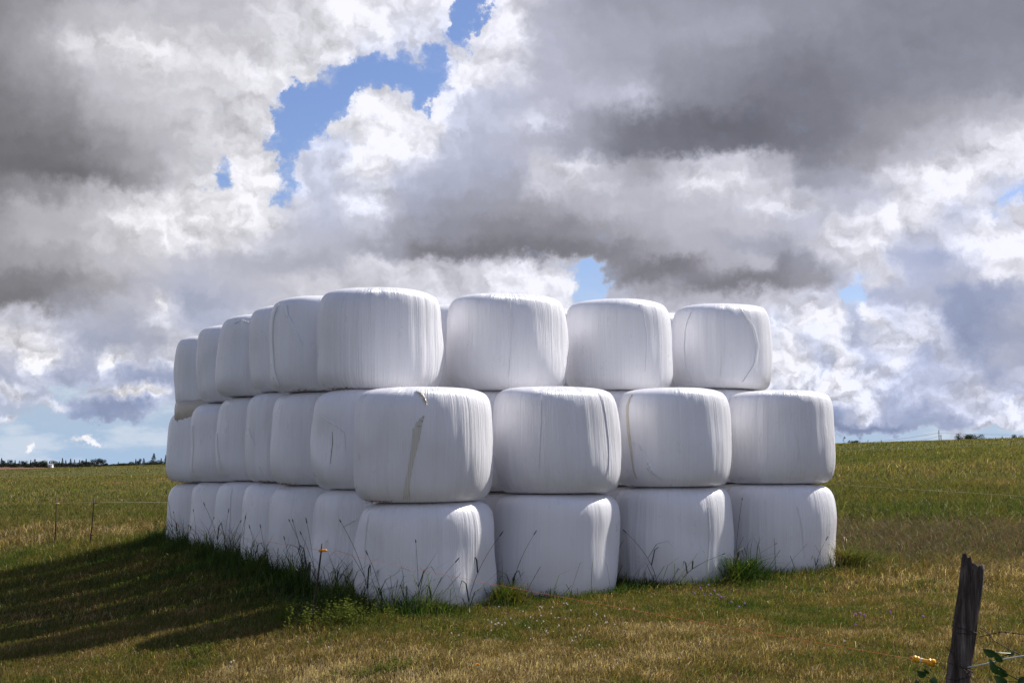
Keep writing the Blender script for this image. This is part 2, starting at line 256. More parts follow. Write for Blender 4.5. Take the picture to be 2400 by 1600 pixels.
# ---------------------------------------------------------------- materials
def field_colour(nt, extra=0.0):
    """olive / straw / brown patches laid out over the field in world metres"""
    pos = nt.N('ShaderNodeNewGeometry').outputs['Position']
    p2 = nt.V('MULTIPLY', pos, (1, .8, 0))
    a = nt.noise(p2, .55, 4, .6); b = nt.noise(nt.V('ADD', p2, (31, 7, 0)), 2.6, 4, .6); c = nt.noise(nt.V('ADD', nt.V('MULTIPLY', p2, (.5, 1.2, 0)), (5, 77, 0)), .09, 4, .6)
    return pos, a, b, c
def grass_mat(name, far=False):
    m = bpy.data.materials.new(name); m.use_nodes = True; nt = NT(m.node_tree); nt.n.clear()
    pos, a, b, c = field_colour(nt)
    r = nt.N('ShaderNodeAttribute', attribute_name='rnd').outputs['Fac']
    h = nt.N('ShaderNodeAttribute', attribute_name='green').outputs['Fac']
    k = nt.M('ADD', nt.M('MULTIPLY', a, .55), nt.M('ADD', nt.M('MULTIPLY', b, .45), nt.M('MULTIPLY', c, .5)))     # ~.75
    k = nt.M('ADD', nt.M('MULTIPLY', nt.M('SUBTRACT', k, .75), 2.3), .41)
    k = nt.M('ADD', k, nt.M('MULTIPLY', nt.M('SUBTRACT', r, .5), .55)); k = nt.M('SUBTRACT', k, h)
    col = nt.ramp(k, GRASSRAMP)
    dm = nt.V('MULTIPLY', nt.V('SUBTRACT', pos, (7.2, 22., 0)), (.26, .20, 0)); dm = nt.N('ShaderNodeVectorMath', {0: dm}, operation='LENGTH').outputs['Value']
    mv = nt.M('MULTIPLY', nt.sm(nt.M('ADD', dm, nt.M('MULTIPLY', nt.M('SUBTRACT', b, .5), 1.6)), 1.15, .55), nt.M('GREATER_THAN', r, .30))
    col = nt.mix(mv, col, (.135, .092, .070, 1))
    v = nt.M('ADD', .40, nt.M('MULTIPLY', nt.N('ShaderNodeTexWhiteNoise', {'W': nt.M('MULTIPLY', r, 917.3)}, noise_dimensions='1D').outputs['Value'], 1.1))
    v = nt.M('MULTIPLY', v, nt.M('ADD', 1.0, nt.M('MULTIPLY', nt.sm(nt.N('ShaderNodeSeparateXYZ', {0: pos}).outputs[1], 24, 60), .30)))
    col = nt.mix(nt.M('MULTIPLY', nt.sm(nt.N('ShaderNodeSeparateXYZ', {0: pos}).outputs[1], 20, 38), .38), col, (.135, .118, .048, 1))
    col = nt.V('MULTIPLY', col, nt.N('ShaderNodeCombineXYZ', {0: v, 1: v, 2: v}).outputs[0])
    # grass far out over the field turns purplish with seed heads in bands
    d = nt.N('ShaderNodeBsdfDiffuse', {'Color': col}); t = nt.N('ShaderNodeBsdfTranslucent', {'Color': nt.V('MULTIPLY', col, (1.15, 1.1, .6))})
    g = nt.N('ShaderNodeBsdfGlossy', {'Color': (1, .93, .70, 1), 'Roughness': .48})
    x = nt.N('ShaderNodeMixShader', {0: .5}); nt.l.new(d.outputs[0], x.inputs[1]); nt.l.new(t.outputs[0], x.inputs[2])
    y = nt.N('ShaderNodeMixShader', {0: .030}); nt.l.new(x.outputs[0], y.inputs[1]); nt.l.new(g.outputs[0], y.inputs[2])
    o = nt.N('ShaderNodeOutputMaterial'); nt.l.new(y.outputs[0], o.inputs[0]); return m
GRASSRAMP = [(0, (.024, .062, .009)), (.22, (.066, .110, .016)), (.44, (.132, .140, .026)), (.62, (.180, .125, .038)), (.80, (.24, .150, .075)), (1, (.56, .46, .28))]
M_GRASS = grass_mat('grass_blades')
def ground_mat():
    m, nt, bs = material('field_soil_and_thatch', .95, spec=.1)
    pos, a, b, c = field_colour(nt)
    k = nt.M('ADD', nt.M('MULTIPLY', a, .55), nt.M('ADD', nt.M('MULTIPLY', b, .45), nt.M('MULTIPLY', c, .5)))
    k = nt.M('ADD', nt.M('MULTIPLY', nt.M('SUBTRACT', k, .75), 1.7), .5)
    fine = nt.noise(pos, 28, 5, .7); k2 = nt.M('ADD', k, nt.M('MULTIPLY', nt.M('SUBTRACT', fine, .5), .9))
    col = nt.ramp(k2, [(0, (.012, .026, .005)), (.35, (.030, .036, .009)), (.6, (.048, .036, .012)), (.85, (.08, .052, .022)), (1, (.14, .10, .05))])
    sp = nt.N('ShaderNodeSeparateXYZ', {0: pos})
    farc = nt.ramp(nt.noise(nt.V('MULTIPLY', pos, (.011, .02, 0)), 1, 4, .6), [(.3, (.07, .085, .028)), (.55, (.11, .10, .045)), (.7, (.14, .075, .045))])
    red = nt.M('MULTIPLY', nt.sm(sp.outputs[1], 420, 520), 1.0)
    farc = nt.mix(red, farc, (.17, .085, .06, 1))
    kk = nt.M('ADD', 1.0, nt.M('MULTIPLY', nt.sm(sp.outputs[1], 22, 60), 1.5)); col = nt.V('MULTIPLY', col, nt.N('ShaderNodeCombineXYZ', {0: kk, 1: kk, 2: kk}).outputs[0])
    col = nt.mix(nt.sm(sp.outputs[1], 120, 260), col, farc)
    nt.put(bs.inputs['Base Color'], col)
    nt.put(bs.inputs['Normal'], nt.N('ShaderNodeBump', {'Height': nt.noise(pos, 40, 6, .75), 'Strength': 1., 'Distance': .04}))
    return m
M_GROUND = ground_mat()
def film_mat(name, base=(.85, .845, .875), dirt=1.0, bump=1.0):
    m, nt, b = material(name, .3, base, .6)
    pd = nt.N('ShaderNodeAttribute', attribute_name='pdir').outputs['Vector']
    oi = nt.N('ShaderNodeObjectInfo').outputs['Random']
    off = nt.N('ShaderNodeCombineXYZ', {0: nt.M('MULTIPLY', oi, 37.), 1: nt.M('MULTIPLY', oi, 11.), 2: nt.M('MULTIPLY', oi, 53.)}).outputs[0]
    q = nt.V('ADD', pd, off)
    def st(cs, zs, det, rg=.6):   # noise drawn out down the side of the bale: film pleats
        return nt.noise(nt.V('ADD', nt.V('MULTIPLY', pd, (cs, cs, zs)), off), 1, det, rg)
    fine = st(30, .55, 4, .7); fine2 = st(75, 1.6, 2, .6); med = st(9, .5, 3); big = nt.noise(nt.V('MULTIPLY', q, (1.3, 1.3, 1.8)), 1, 2)
    wisp = nt.noise(nt.V('ADD', nt.V('MULTIPLY', pd, (24, 24, 7)), off), 1, 5, .65)
    msk = nt.sm(nt.noise(nt.V('MULTIPLY', q, (2.2, 2.2, .7)), 1, 3), .34, .66)
    h = nt.M('ADD', nt.M('MULTIPLY', nt.M('MULTIPLY', fine, nt.M('ADD', .4, msk)), .017*bump), nt.M('MULTIPLY', fine2, .0040*bump))
    h = nt.M('ADD', h, nt.M('MULTIPLY', med, .012*bump)); h = nt.M('ADD', h, nt.M('MULTIPLY', big, .035)); h = nt.M('ADD', h, nt.M('MULTIPLY', wisp, .006*bump))
    nt.put(b.inputs['Normal'], nt.N('ShaderNodeBump', {'Height': h, 'Strength': nt.M('ADD', .40, nt.M('MULTIPLY', oi, .55)), 'Distance': 1.0}))
    sp = nt.N('ShaderNodeSeparateXYZ', {0: pd})
    dn = nt.noise(nt.V('MULTIPLY', q, (5, 5, 5)), 1, 6, .68)
    low = nt.sm(sp.outputs[2], .42, .05)
    dm = nt.M('MULTIPLY', nt.M('MULTIPLY', nt.sm(dn, .44, .72), low), .95*dirt)
    film = nt.mix(nt.M('MULTIPLY', nt.sm(med, .35, .7), .5), (*base, 1), (base[0]*.95, base[1]*.945, base[2]*.93, 1))
    film = nt.mix(nt.M('MULTIPLY', nt.sm(nt.M('ADD', nt.M('MULTIPLY', fine, .6), nt.M('MULTIPLY', fine2, .4)), .60, .40), .15), film, (base[0]*.78, base[1]*.775, base[2]*.77, 1))
    film = nt.mix(nt.M('MULTIPLY', nt.sm(nt.noise(nt.V('MULTIPLY', q, (60, 60, 60)), 1, 2), .72, .78), .35*dirt), film, (.30, .27, .2, 1))
    nt.put(b.inputs['Base Color'], nt.mix(dm, film, (.34, .33, .21, 1)))
    nt.put(b.inputs['Roughness'], nt.M('ADD', .20, nt.M('MULTIPLY', dn, .2)))
    b.inputs['Subsurface Weight'].default_value = 0
    return m
M_FILM = film_mat('white_bale_film'); M_TAIL = film_mat('loose_bale_film', (.88, .89, .91), .2, .5)
M_TORN = film_mat('yellowed_torn_film', (.62, .56, .47), .5, .6)
def net_mat():
    m, nt, b = material('exposed_bale_netting', .7, (.4, .37, .28), .2)
    pd = nt.N('ShaderNodeAttribute', attribute_name='pdir').outputs['Vector']
    wv = nt.N('ShaderNodeTexWave', {'Vector': nt.V('MULTIPLY', pd, (1, 1, .16)), 'Scale': 14, 'Distortion': 1.6, 'Detail': 3, 'Detail Scale': 2.}, wave_type='BANDS', bands_direction='X').outputs['Fac']
    n = nt.noise(nt.V('MULTIPLY', pd, (30, 30, 6)), 1, 5)
    nt.put(b.inputs['Base Color'], nt.mix(nt.M('MULTIPLY', nt.M('ADD', wv, n), .5), (.60, .57, .47, 1), (.84, .82, .77, 1)))
    nt.put(b.inputs['Normal'], nt.N('ShaderNodeBump', {'Height': wv, 'Strength': .7, 'Distance': .01})); return m
M_NET = net_mat()
M_HAY = simple('dried_hay', (.30, .19, .11), .9, .4, 20)
M_ROD = simple('dark_fence_rod', (.030, .018, .014), .6, .4, 40)
M_ORANGE = simple('orange_plastic', (.85, .30, .02), .4, .12, 20)
M_YELLOW = simple('yellow_plastic', (.85, .58, .06), .4, .12, 20)
M_AMBER = simple('amber_handle_plastic', (.95, .42, .015), .32, .10, 14)
M_LABEL = simple('pale_sticker', (.75, .72, .70), .6, .05, 10)
M_OWIRE = simple('orange_polywire', (.75, .16, .05), .5, .2, 30)
M_PWIRE = simple('pale_polywire', (.45, .42, .36), .6, .2, 30)
M_ROPE = simple('white_rope', (.62, .60, .55), .8, .2, 60)
M_RUST = simple('rusty_wire', (.045, .025, .018), .7, .5, 50)
M_LEAF = simple('broad_leaf', (.035, .085, .018), .45, .35, 25)
M_LEAF2 = simple('pale_leaf_underside', (.32, .38, .28), .6, .2, 25)
M_CONIF = simple('dark_conifer_needles', (.020, .034, .026), .9, .45, .6)
M_BROAD = simple('dark_broadleaf', (.030, .045, .020), .9, .45, .6)
M_SCRUB = simple('olive_scrub_leaves', (.050, .058, .026), .9, .45, 1.2)
M_BARK = simple('tree_bark', (.06, .045, .035), .9, .3, 6)
M_POLE = simple('weathered_pole_wood', (.09, .075, .06), .9, .3, 5)
M_BARNW = simple('white_barn_wall', (.78, .78, .76), .7, .05, 1)
M_BARNR = simple('grey_barn_roof', (.30, .31, .33), .6, .1, 1)
M_CLOVW = simple('white_clover', (.75, .70, .62), .8, .15, 90)
M_CLOVP = simple('purple_clover', (.42, .20, .42), .8, .3, 90)
M_DAND = simple('orange_yellow_petals', (.85, .38, .02), .7, .2, 90)
def post_mat():
    m, nt, b = material('weathered_grey_post', .9, (.2, .18, .16), .15)
    o = nt.N('ShaderNodeTexCoord').outputs['Object']
    g = nt.noise(nt.V('MULTIPLY', o, (60, 60, 3.0)), 1, 6, .7); g2 = nt.noise(nt.V('MULTIPLY', o, (14, 14, 1.3)), 1, 4, .6)
    k = nt.M('ADD', nt.M('MULTIPLY', g, .6), nt.M('MULTIPLY', g2, .5))
    nt.put(b.inputs['Base Color'], nt.ramp(k, [(.36, (.020, .013, .010)), (.50, (.070, .055, .046)), (.60, (.145, .122, .105)), (.75, (.33, .30, .27))]))
    nt.put(b.inputs['Normal'], nt.N('ShaderNodeBump', {'Height': k, 'Strength': 1., 'Distance': .02})); return m
M_POST = post_mat()

# ---------------------------------------------------------------- ground: one sheet out past the treeline
def build_ground():
    ys = np.concatenate([np.linspace(-30, 6, 13)[:-1], np.linspace(6, 40, 137)[:-1], np.geomspace(40, 260, 120)[:-1], np.geomspace(260, 6000, 60)])
    us = np.concatenate([-np.geomspace(3.2, .5, 24)[:-1], np.linspace(-.5, .5, 161), np.geomspace(.5, 3.2, 24)[1:]])
    hw = np.maximum(ys, 16.)
    X = hw[:, None]*us[None, :]; Y = np.repeat(ys[:, None], len(us), 1); Z = terrain(X, Y)
    V = np.stack([X, Y, Z], -1).reshape(-1, 3); n = len(us); m = len(ys)
    i = (np.arange(m-1)[:, None]*n+np.arange(n-1)[None, :]).ravel()
    T = np.concatenate([np.stack([i, i+1, i+n+1], 1), np.stack([i, i+n+1, i+n], 1)])
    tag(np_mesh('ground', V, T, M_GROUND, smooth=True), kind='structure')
build_ground()

# ---------------------------------------------------------------- the wrapped bales
BAL = [[0, 0, 0, -0.934, 15.319, 0.794, 0.665, 0],[0, 0, 1, -0.956, 15.303, 0.79, 0.665, 0],[1, 0, 0, 0.506, 16.369, 0.79, 0.665, 0],[1, 0, 1, 0.53, 16.387, 0.79, 0.665, 0],[2, 0, 0, 2.012, 17.467, 0.79, 0.665, 0],[2, 0, 1, 2.04, 17.487, 0.754, 0.665, 0],[3, 0, 0, 3.549, 18.588, 0.79, 0.665, 0],[3, 0, 1, 3.587, 18.616, 0.774, 0.665, 0],[0, 1, 0, -1.604, 16.569, 0.79, 0.665, 0],[0, 1, 1, -1.6, 16.573, 0.79, 0.665, 0],[0, 1, 2, -1.577, 16.59, 0.789, 0.665, 0],[1, 1, 0, -0.106, 17.662, 0.79, 0.665, 1],[1, 1, 1, -0.106, 17.662, 0.79, 0.665, 1],[1, 1, 2, -0.06, 17.695, 0.82, 0.665, 0],[2, 1, 0, 1.402, 18.762, 0.79, 0.665, 1],[2, 1, 1, 1.402, 18.762, 0.79, 0.665, 1],[2, 1, 2, 1.456, 18.801, 0.755, 0.665, 0],[3, 1, 0, 2.91, 19.861, 0.79, 0.665, 1],[3, 1, 1, 2.91, 19.861, 0.79, 0.665, 1],[3, 1, 2, 3.01, 19.935, 0.755, 0.665, 0],[0, 2, 0, -2.305, 17.798, 0.79, 0.665, 0],[0, 2, 1, -2.297, 17.804, 0.79, 0.665, 0],[0, 2, 2, -2.327, 17.782, 0.79, 0.665, 0],[1, 2, 0, -0.752, 18.931, 0.79, 0.665, 1],[1, 2, 1, -0.752, 18.931, 0.79, 0.665, 1],[1, 2, 2, -0.752, 18.931, 0.79, 0.665, 0],[2, 2, 0, 0.756, 20.03, 0.79, 0.665, 1],[2, 2, 1, 0.756, 20.03, 0.79, 0.665, 1],[2, 2, 2, 0.756, 20.03, 0.79, 0.665, 1],[3, 2, 0, 2.263, 21.13, 0.79, 0.665, 1],[3, 2, 1, 2.263, 21.13, 0.79, 0.665, 1],[3, 2, 2, 2.263, 21.13, 0.79, 0.665, 1],[0, 3, 0, -2.906, 19.099, 0.79, 0.665, 0],[0, 3, 1, -2.872, 19.124, 0.79, 0.665, 0],[0, 3, 2, -2.843, 19.145, 0.79, 0.665, 0],[1, 3, 0, -1.398, 20.199, 0.79, 0.665, 1],[1, 3, 1, -1.398, 20.199, 0.79, 0.665, 1],[1, 3, 2, -1.398, 20.199, 0.79, 0.665, 1],[0, 4, 0, -3.536, 20.379, 0.79, 0.665, 0],[0, 4, 1, -3.528, 20.385, 0.79, 0.665, 0],[0, 4, 2, -3.541, 20.375, 0.79, 0.665, 0],[1, 4, 0, -2.044, 21.467, 0.79, 0.665, 1],[1, 4, 1, -2.044, 21.467, 0.79, 0.665, 1],[1, 4, 2, -2.044, 21.467, 0.79, 0.665, 1],[0, 5, 0, -4.178, 21.65, 0.79, 0.665, 0],[0, 5, 1, -4.188, 21.644, 0.79, 0.665, 0],[0, 5, 2, -4.139, 21.679, 0.79, 0.665, 0],[1, 5, 0, -2.69, 22.736, 0.79, 0.665, 1],[1, 5, 1, -2.69, 22.736, 0.79, 0.665, 1],[1, 5, 2, -2.69, 22.736, 0.79, 0.665, 1],[0, 6, 0, -4.841, 22.907, 0.79, 0.665, 0],[0, 6, 1, -4.851, 22.9, 0.79, 0.665, 0],[0, 6, 2, -4.782, 22.95, 0.79, 0.665, 0],[1, 6, 0, -3.336, 24.004, 0.79, 0.665, 1],[1, 6, 1, -3.336, 24.004, 0.79, 0.665, 1],[1, 6, 2, -3.336, 24.004, 0.79, 0.665, 1]]
ZL = {(0, 0, 0): 0.085, (0, 0, 1): 1.114, (0, 0, 2): 2.319, (1, 0, 0): 0.186, (1, 0, 1): 1.178, (1, 0, 2): 2.379, (2, 0, 0): 0.213, (2, 0, 1): 1.239, (2, 0, 2): 2.43, (3, 0, 0): 0.22, (3, 0, 1): 1.26, (3, 0, 2): 2.459, (0, 1, 1): 1.228, (0, 1, 2): 2.386, (0, 1, 3): 3.538, (1, 1, 2): 2.426, (1, 1, 3): 3.603, (2, 1, 2): 2.486, (2, 1, 3): 3.665, (3, 1, 2): 2.566, (3, 1, 3): 3.733, (0, 2, 0): 0.319, (0, 2, 1): 1.26, (0, 2, 2): 2.42, (0, 2, 3): 3.582, (0, 3, 1): 1.276, (0, 3, 2): 2.481, (0, 3, 3): 3.63, (0, 4, 0): 0.372, (0, 4, 1): 1.279, (0, 4, 2): 2.479, (0, 4, 3): 3.622, (0, 5, 1): 1.259, (0, 5, 2): 2.451, (0, 5, 3): 3.602, (0, 6, 0): 0.323, (0, 6, 1): 1.224, (0, 6, 2): 2.383, (0, 6, 3): 3.553}
def zlev(i, j, l):
    v = zlev_(i, j, l)
    return None if v is None else v+(.04 if l == 3 else .02 if (l == 2 and j == 0) else 0)
def zlev_(i, j, l):
    if (i, j, l) in ZL and not (l == 0): return ZL[(i, j, l)]
    if l == 0: return None
    if l == 2 and j >= 1 and (i, j, 2) not in ZL or True:
        cx, cy = P0[0]+i*SX*math.cos(PHI)-j*SY*math.sin(PSI), P0[1]+i*SX*math.sin(PHI)+j*SY*math.cos(PSI)
        # hidden bales: the level of the nearest measured one of the same layer
        best = min(((abs(a-i)+.6*abs(b-j), v) for (a, b, c), v in ZL.items() if c == l), key=lambda q: q[0])
        return best[1]
PTOP = [(0, 1.0), (.30, .999), (.50, .995), (.68, .984), (.80, .966), (.88, .942), (.932, .908), (.962, .862), (.980, .79), (.991, .68), (1., .50)]
PBOT = [(1., .35), (.996, .23), (.986, .15), (.968, .092), (.938, .05), (.89, .018), (.81, .002), (.62, 0.0), (.3, .004), (0, .006)]
PGND = [(1.003, .38), (1.0, .25), (.992, .13), (.975, .06), (.94, .015), (.85, 0.0), (.62, 0.0), (.3, .004), (0, .006)]
_pc = {}
def prof(n, low=False):
    if (n, low) not in _pc: _pc[(n, low)] = prof_(n, low)
    return _pc[(n, low)]
def prof_(n, low):
    P = np.array(PTOP+(PGND if low else PBOT)); d = np.r_[0, np.cumsum(np.hypot(np.diff(P[:, 0]), np.diff(P[:, 1])*.85))]
    t = np.linspace(0, d[-1], n); r = np.interp(t, d, P[:, 0]); z = np.interp(t, d, P[:, 1])
    for _ in range(2):
        r[1:-1] = (r[:-2]+2*r[1:-1]+r[2:])/4; z[1:-1] = (z[:-2]+2*z[1:-1]+z[2:])/4
    r[0] = r[-1] = 0
    return r, z, d[-1]-t
class Bale:
    def __init__(s, A, B, H, seed, low=False):
        s.low = low; g = np.random.default_rng(seed); s.A, s.B, s.H = A, B, H
        s.c = [(g.integers(1, 6), g.uniform(0, 6.28), g.uniform(.5, 3.5), g.uniform(0, 6.28), g.uniform(.3, 1)) for _ in range(9)]
        s.dome = g.uniform(.97, 1.0); s.tw = g.uniform(-.02, .02, 2); s.bul = g.uniform(-.008, .012)
        s.pl = [(g.integers(14, 40), g.uniform(0, 6.28), g.uniform(.3, 1)) for _ in range(6)]
        s.skew = g.uniform(-.075, .075, 2); s.sq = g.uniform(-.35, .35)
    def pt(s, th, r, z, off=0):
        d = 0
        for k, p, q, p2, a in s.c: d = d+a*np.sin(k*th+p)*np.sin(q*z*PI+p2)
        e = 0
        for k, p, a in s.pl: e = e+a*np.sin(k*th+p+2*z)
        side = np.clip((r-.55)/.4, 0, 1)
        rr = r*(1+side*(.0100*d+.0024*e)+s.bul*np.sin(PI*z))
        zz = z+(.008*np.sin(th*2+s.c[0][1])+.010*np.sin(th*3+s.c[1][1]))*side*(z > .5)*1.0
        # pushed top and a little shear, as if settled under its own weight
        zz = zz**(1+s.sq*.25*side)
        x = (s.A*rr+off)*np.cos(th)+s.skew[0]*(z-.5)*.5; y = (s.B*rr+off)*np.sin(th)+s.skew[1]*(z-.5)*.5
        return x, y, zz*s.H
    def surf(s, th, h, off=.004):
        """a point on the side at bearing th and height fraction h"""
        r, z, arc = prof(200, s.low); m = z[20:-20]; k = 20+int(np.argmin(abs(m-h)))
        return s.pt(th, r[k], z[k], off), arc[k]
    def mesh(s, nt_=144, nz=64):
        r, z, arc = prof(nz, s.low); th = np.linspace(0, 2*PI, nt_, endpoint=False)
        TH, RR = np.meshgrid(th, r[1:-1]); ZZ = np.repeat(z[1:-1][:, None], nt_, 1); AR = np.repeat(arc[1:-1][:, None], nt_, 1)
        x, y, zz = s.pt(TH, RR, ZZ)
        V = np.stack([x, y, zz], -1).reshape(-1, 3); PD = np.stack([np.cos(TH), np.sin(TH), AR], -1).reshape(-1, 3)
        V = np.vstack([V, [[0, 0, s.H*z[0]], [0, 0, s.H*z[-1]]]]); PD = np.vstack([PD, [[0, 0, arc[0]], [0, 0, 0]]])
        m = nz-2; i = (np.arange(m-1)[:, None]*nt_+np.arange(nt_)[None, :]); j = (np.arange(m-1)[:, None]*nt_+(np.arange(nt_)[None, :]+1) % nt_)
        i, j = i.ravel(), j.ravel()
        T = [np.stack([i, i+nt_, j+nt_], 1), np.stack([i, j+nt_, j], 1)]
        a = np.arange(nt_); b = (a+1) % nt_; top, bot = len(V)-2, len(V)-1
        T += [np.stack([a, b, a*0+top], 1), np.stack([(m-1)*nt_+b, (m-1)*nt_+a, a*0+bot], 1)]
        return V, np.concatenate(T), PD
    def patch(s, name, fn, nu, nv, mat, parent, off=.004, thick=.004):
        """a sheet lying on the film: fn(u, v) -> (bearing, height fraction)"""
        V = []; PD = []
        for lay in (off, off-thick):
            for a in range(nu):
                for b in range(nv):
                    u, v = a/(nu-1), b/(nv-1); th, h = fn(u, v)
                    edge = 1-abs(2*v-1)**6
                    (x, y, z), ar = s.surf(th, h, lay*1.0*(edge if lay == off else 1)+.0015)
                    V.append((x, y, z)); PD.append((math.cos(th), math.sin(th), ar))
        n = nu*nv; T = []
        for a in range(nu-1):
            for b in range(nv-1):
                i = a*nv+b
                T += [(i, i+nv, i+nv+1), (i, i+nv+1, i+1), (n+i, n+i+nv+1, n+i+nv), (n+i, n+i+1, n+i+nv+1)]
        return np_mesh(name, np.array(V), np.array(T), mat, parent, [('pdir', 'FLOAT_VECTOR', np.array(PD))], True)
LAYER = ['bottom', 'middle', 'top']
ORD = ['first', 'second', 'third', 'fourth', 'fifth', 'sixth', 'seventh']
def bale_label(i, j, l):
    L = LAYER[l]
    sp = {(0, 0, 1): 'upper near-corner white wrapped bale with a torn beige strip down its front',
          (0, 0, 0): 'near-corner white wrapped bale standing in grass, under the torn-strip bale',
          (1, 0, 1): 'smooth white wrapped bale on the front right wall, just right of the torn corner bale',
          (2, 0, 1): 'white wrapped bale with a curling film tail and a brown fold on its left side',
          (3, 0, 1): 'upper white wrapped bale at the right-hand end of the front wall',
          (3, 0, 0): 'white wrapped bale on the grass at the right-hand end of the front wall',
          (2, 0, 0): 'white wrapped bale on the grass with a green tuft at its right foot',
          (1, 0, 0): 'white wrapped bale on the grass directly right of the near corner bale',
          (0, 1, 2): 'largest white wrapped bale of the top layer, with a dusty lower edge',
          (1, 1, 2): 'white wrapped top bale, second from left of the four large ones',
          (2, 1, 2): 'white wrapped top bale, just left of the one with long folds',
          (3, 1, 2): 'rightmost white wrapped top bale, with long curved film folds',
          (0, 2, 2): 'white wrapped top bale with a diagonal film tail, left of the largest',
          (1, 2, 2): 'white wrapped top bale seen as a sliver between two large top bales',
          (0, 6, 2): 'far left white wrapped top bale with a film flap hanging under it',
          (0, 6, 1): 'white wrapped middle bale at the far left end, under the hanging film flap',
          (0, 6, 0): 'white wrapped bottom bale at the far left end, its foot in dark grass',
          (0, 1, 1): 'white wrapped middle bale with a dark vertical split, behind the corner',
          (0, 1, 0): 'white wrapped bottom bale behind the rod with the orange insulator',
          (0, 4, 2): 'white wrapped top bale with a small pale film arc, third from left',
          (0, 3, 1): 'white wrapped middle bale with a faint slanting seam, fourth from left'}
    if (i, j, l) in sp: return sp[(i, j, l)]
    if i == 0: return f'white wrapped bale in the {L} layer of the left face, {ORD[6-j]} from the left end'
    return None
def build_bales():
    proto = {}
    for n, (i, j, l, X, Y, A, B, hid) in enumerate(BAL):
        i, j, l = int(i), int(j), int(l)
        z1 = zlev(i, j, l+1); z0 = zlev(i, j, l) if l else gz(X, Y)-.05
        if not hid:
            b = Bale(A, B, z1-z0+.012, 100+n*7, l == 0); V, T, PD = b.mesh()
            o = np_mesh('wrapped_bale', V, T, M_FILM, None, [('pdir', 'FLOAT_VECTOR', PD)], True)
            o.rotation_euler = (R(rnd.uniform(-.7, .7)), R(rnd.uniform(-.7, .7)), PHI); o.location = (X, Y, z0-.006)
            o['label'] = bale_label(i, j, l); bales[(i, j, l)] = (o, b)
            proto[l] = (o, z1-z0)
            tag(o, cat='hay bale', group='white wrapped bales in the stack')
    for n, (i, j, l, X, Y, A, B, hid) in enumerate(BAL):
        i, j, l = int(i), int(j), int(l)
        if hid:
            z1 = zlev(i, j, l+1); z0 = zlev(i, j, l) if l else gz(X, Y)-.05
            src, h = proto[l]; o = src.copy(); COL.objects.link(o); o.rotation_euler = (0, 0, PHI)
            o.scale = (.97, .97, (z1-z0)/h); o.location = (X, Y, z0-.004)
            tag(o, 'white wrapped bale inside the stack, hidden behind the outer bales', 'hay bale', 'white wrapped bales inside the stack')
bales = {}
build_bales()
def camth(i, j, l, deg):
    """bearing on bale (i,j) that lies deg to the right of the side facing the camera"""
    o, b = bales[(i, j, l)]; a = math.atan2(-o.location.y, -o.location.x)
    return a+R(deg)-PHI
def tri(c0, c1, c2):
    pass
def strip(key, name, pts, wid, mat, nu=24, off=.005, thick=.004, label=None):
    """pts: (deg right of camera, height fraction); wid: widths in degrees"""
    o, b = bales[key]
    def fn(u, v):
        t = u*(len(pts)-1); k = min(int(t), len(pts)-2); f = t-k
        f2 = f
        d = pts[k][0]*(1-f2)+pts[k+1][0]*f2; h = pts[k][1]*(1-f2)+pts[k+1][1]*f2
        wd = wid[k]*(1-f2)+wid[k+1]*f2
        return camth(*key, d+(v-.5)*wd), h
    c = b.patch(name, fn, nu, 7, mat, o, off, thick)
    if label: c['label'] = label
    return c
# torn strip on the corner bale: netting shows through a long narrow triangle
strip((0, 0, 1), 'exposed_netting', [(4.0, .735), (.5, .69), (-1.5, .62), (-3, .50), (-5.5, .36), (-8.5, .20), (-10, .10), (-10.5, .03)], [.8, 5, 7.2, 5.6, 4.2, 3.6, 4, 7], M_NET, 40, .0022, .002, 'torn beige strip of netting')
strip((0, 0, 1), 'film_tail', [(-4, .955), (1, .93), (4, .88), (6, .82)], [3, 3.5, 2.5, .6], M_TORN, 18, .012, .006)
strip((2, 0, 1), 'film_fold', [(-46, .93), (-50, .80), (-50, .55), (-44, .30), (-36, .08)], [1.5, 4, 4.5, 3, 1.2], M_TORN, 30, .008, .005, 'brown fold of film')
strip((2, 0, 1), 'film_tail', [(-44, .45), (-36, .43), (-28, .36), (-23, .25), (-19, .17), (-15, .12)], [1.5, 2.2, 2.5, 3.5, 4.5, 1.5], M_TAIL, 36, .010, .004)
strip((2, 0, 1), 'film_tail', [(-24, .20), (-20, .15), (-13, .10), (-7, .08)], [2, 1.8, 1.5, .5], M_TAIL, 20, .009, .004)
strip((3, 1, 2), 'film_fold', [(-34, .90), (-42, .70), (-44, .50), (-42, .30), (-36, .12)], [1.2, 2.2, 2.4, 2, .8], M_TAIL, 30, .012, .005)
strip((3, 1, 2), 'film_fold', [(28, .90), (42, .70), (48, .50), (44, .30), (28, .07)], [1.5, 4.2, 5, 4, 1], M_TAIL, 34, .016, .008)
strip((3, 1, 2), 'film_fold', [(5, .50), (4, .35), (2, .12)], [.5, 1.8, .8], M_TAIL, 16, .007, .004)
strip((0, 2, 2), 'film_tail', [(-46, .88), (-42, .78), (-36, .68), (-28, .56), (-22, .45)], [2.5, 3.4, 3, 2, .6], M_TAIL, 30, .012, .005)
strip((0, 2, 2), 'film_fold', [(-60, .90), (-66, .70), (-68, .45), (-64, .25), (-56, .06)], [1.5, 5, 6, 5, 2], M_TAIL, 30, .016, .008)
strip((0, 4, 2), 'film_tail', [(-42, .86), (-34, .90), (-24, .86), (-18, .82)], [1.5, 4, 3, .6], M_TAIL, 18, .008, .004)
strip((0, 1, 1), 'film_split', [(-38, .52), (-37.4, .42), (-38, .33), (-38.2, .22)], [.15, .6, .5, .15], M_HAY, 20, .004, .003, 'dark vertical split')
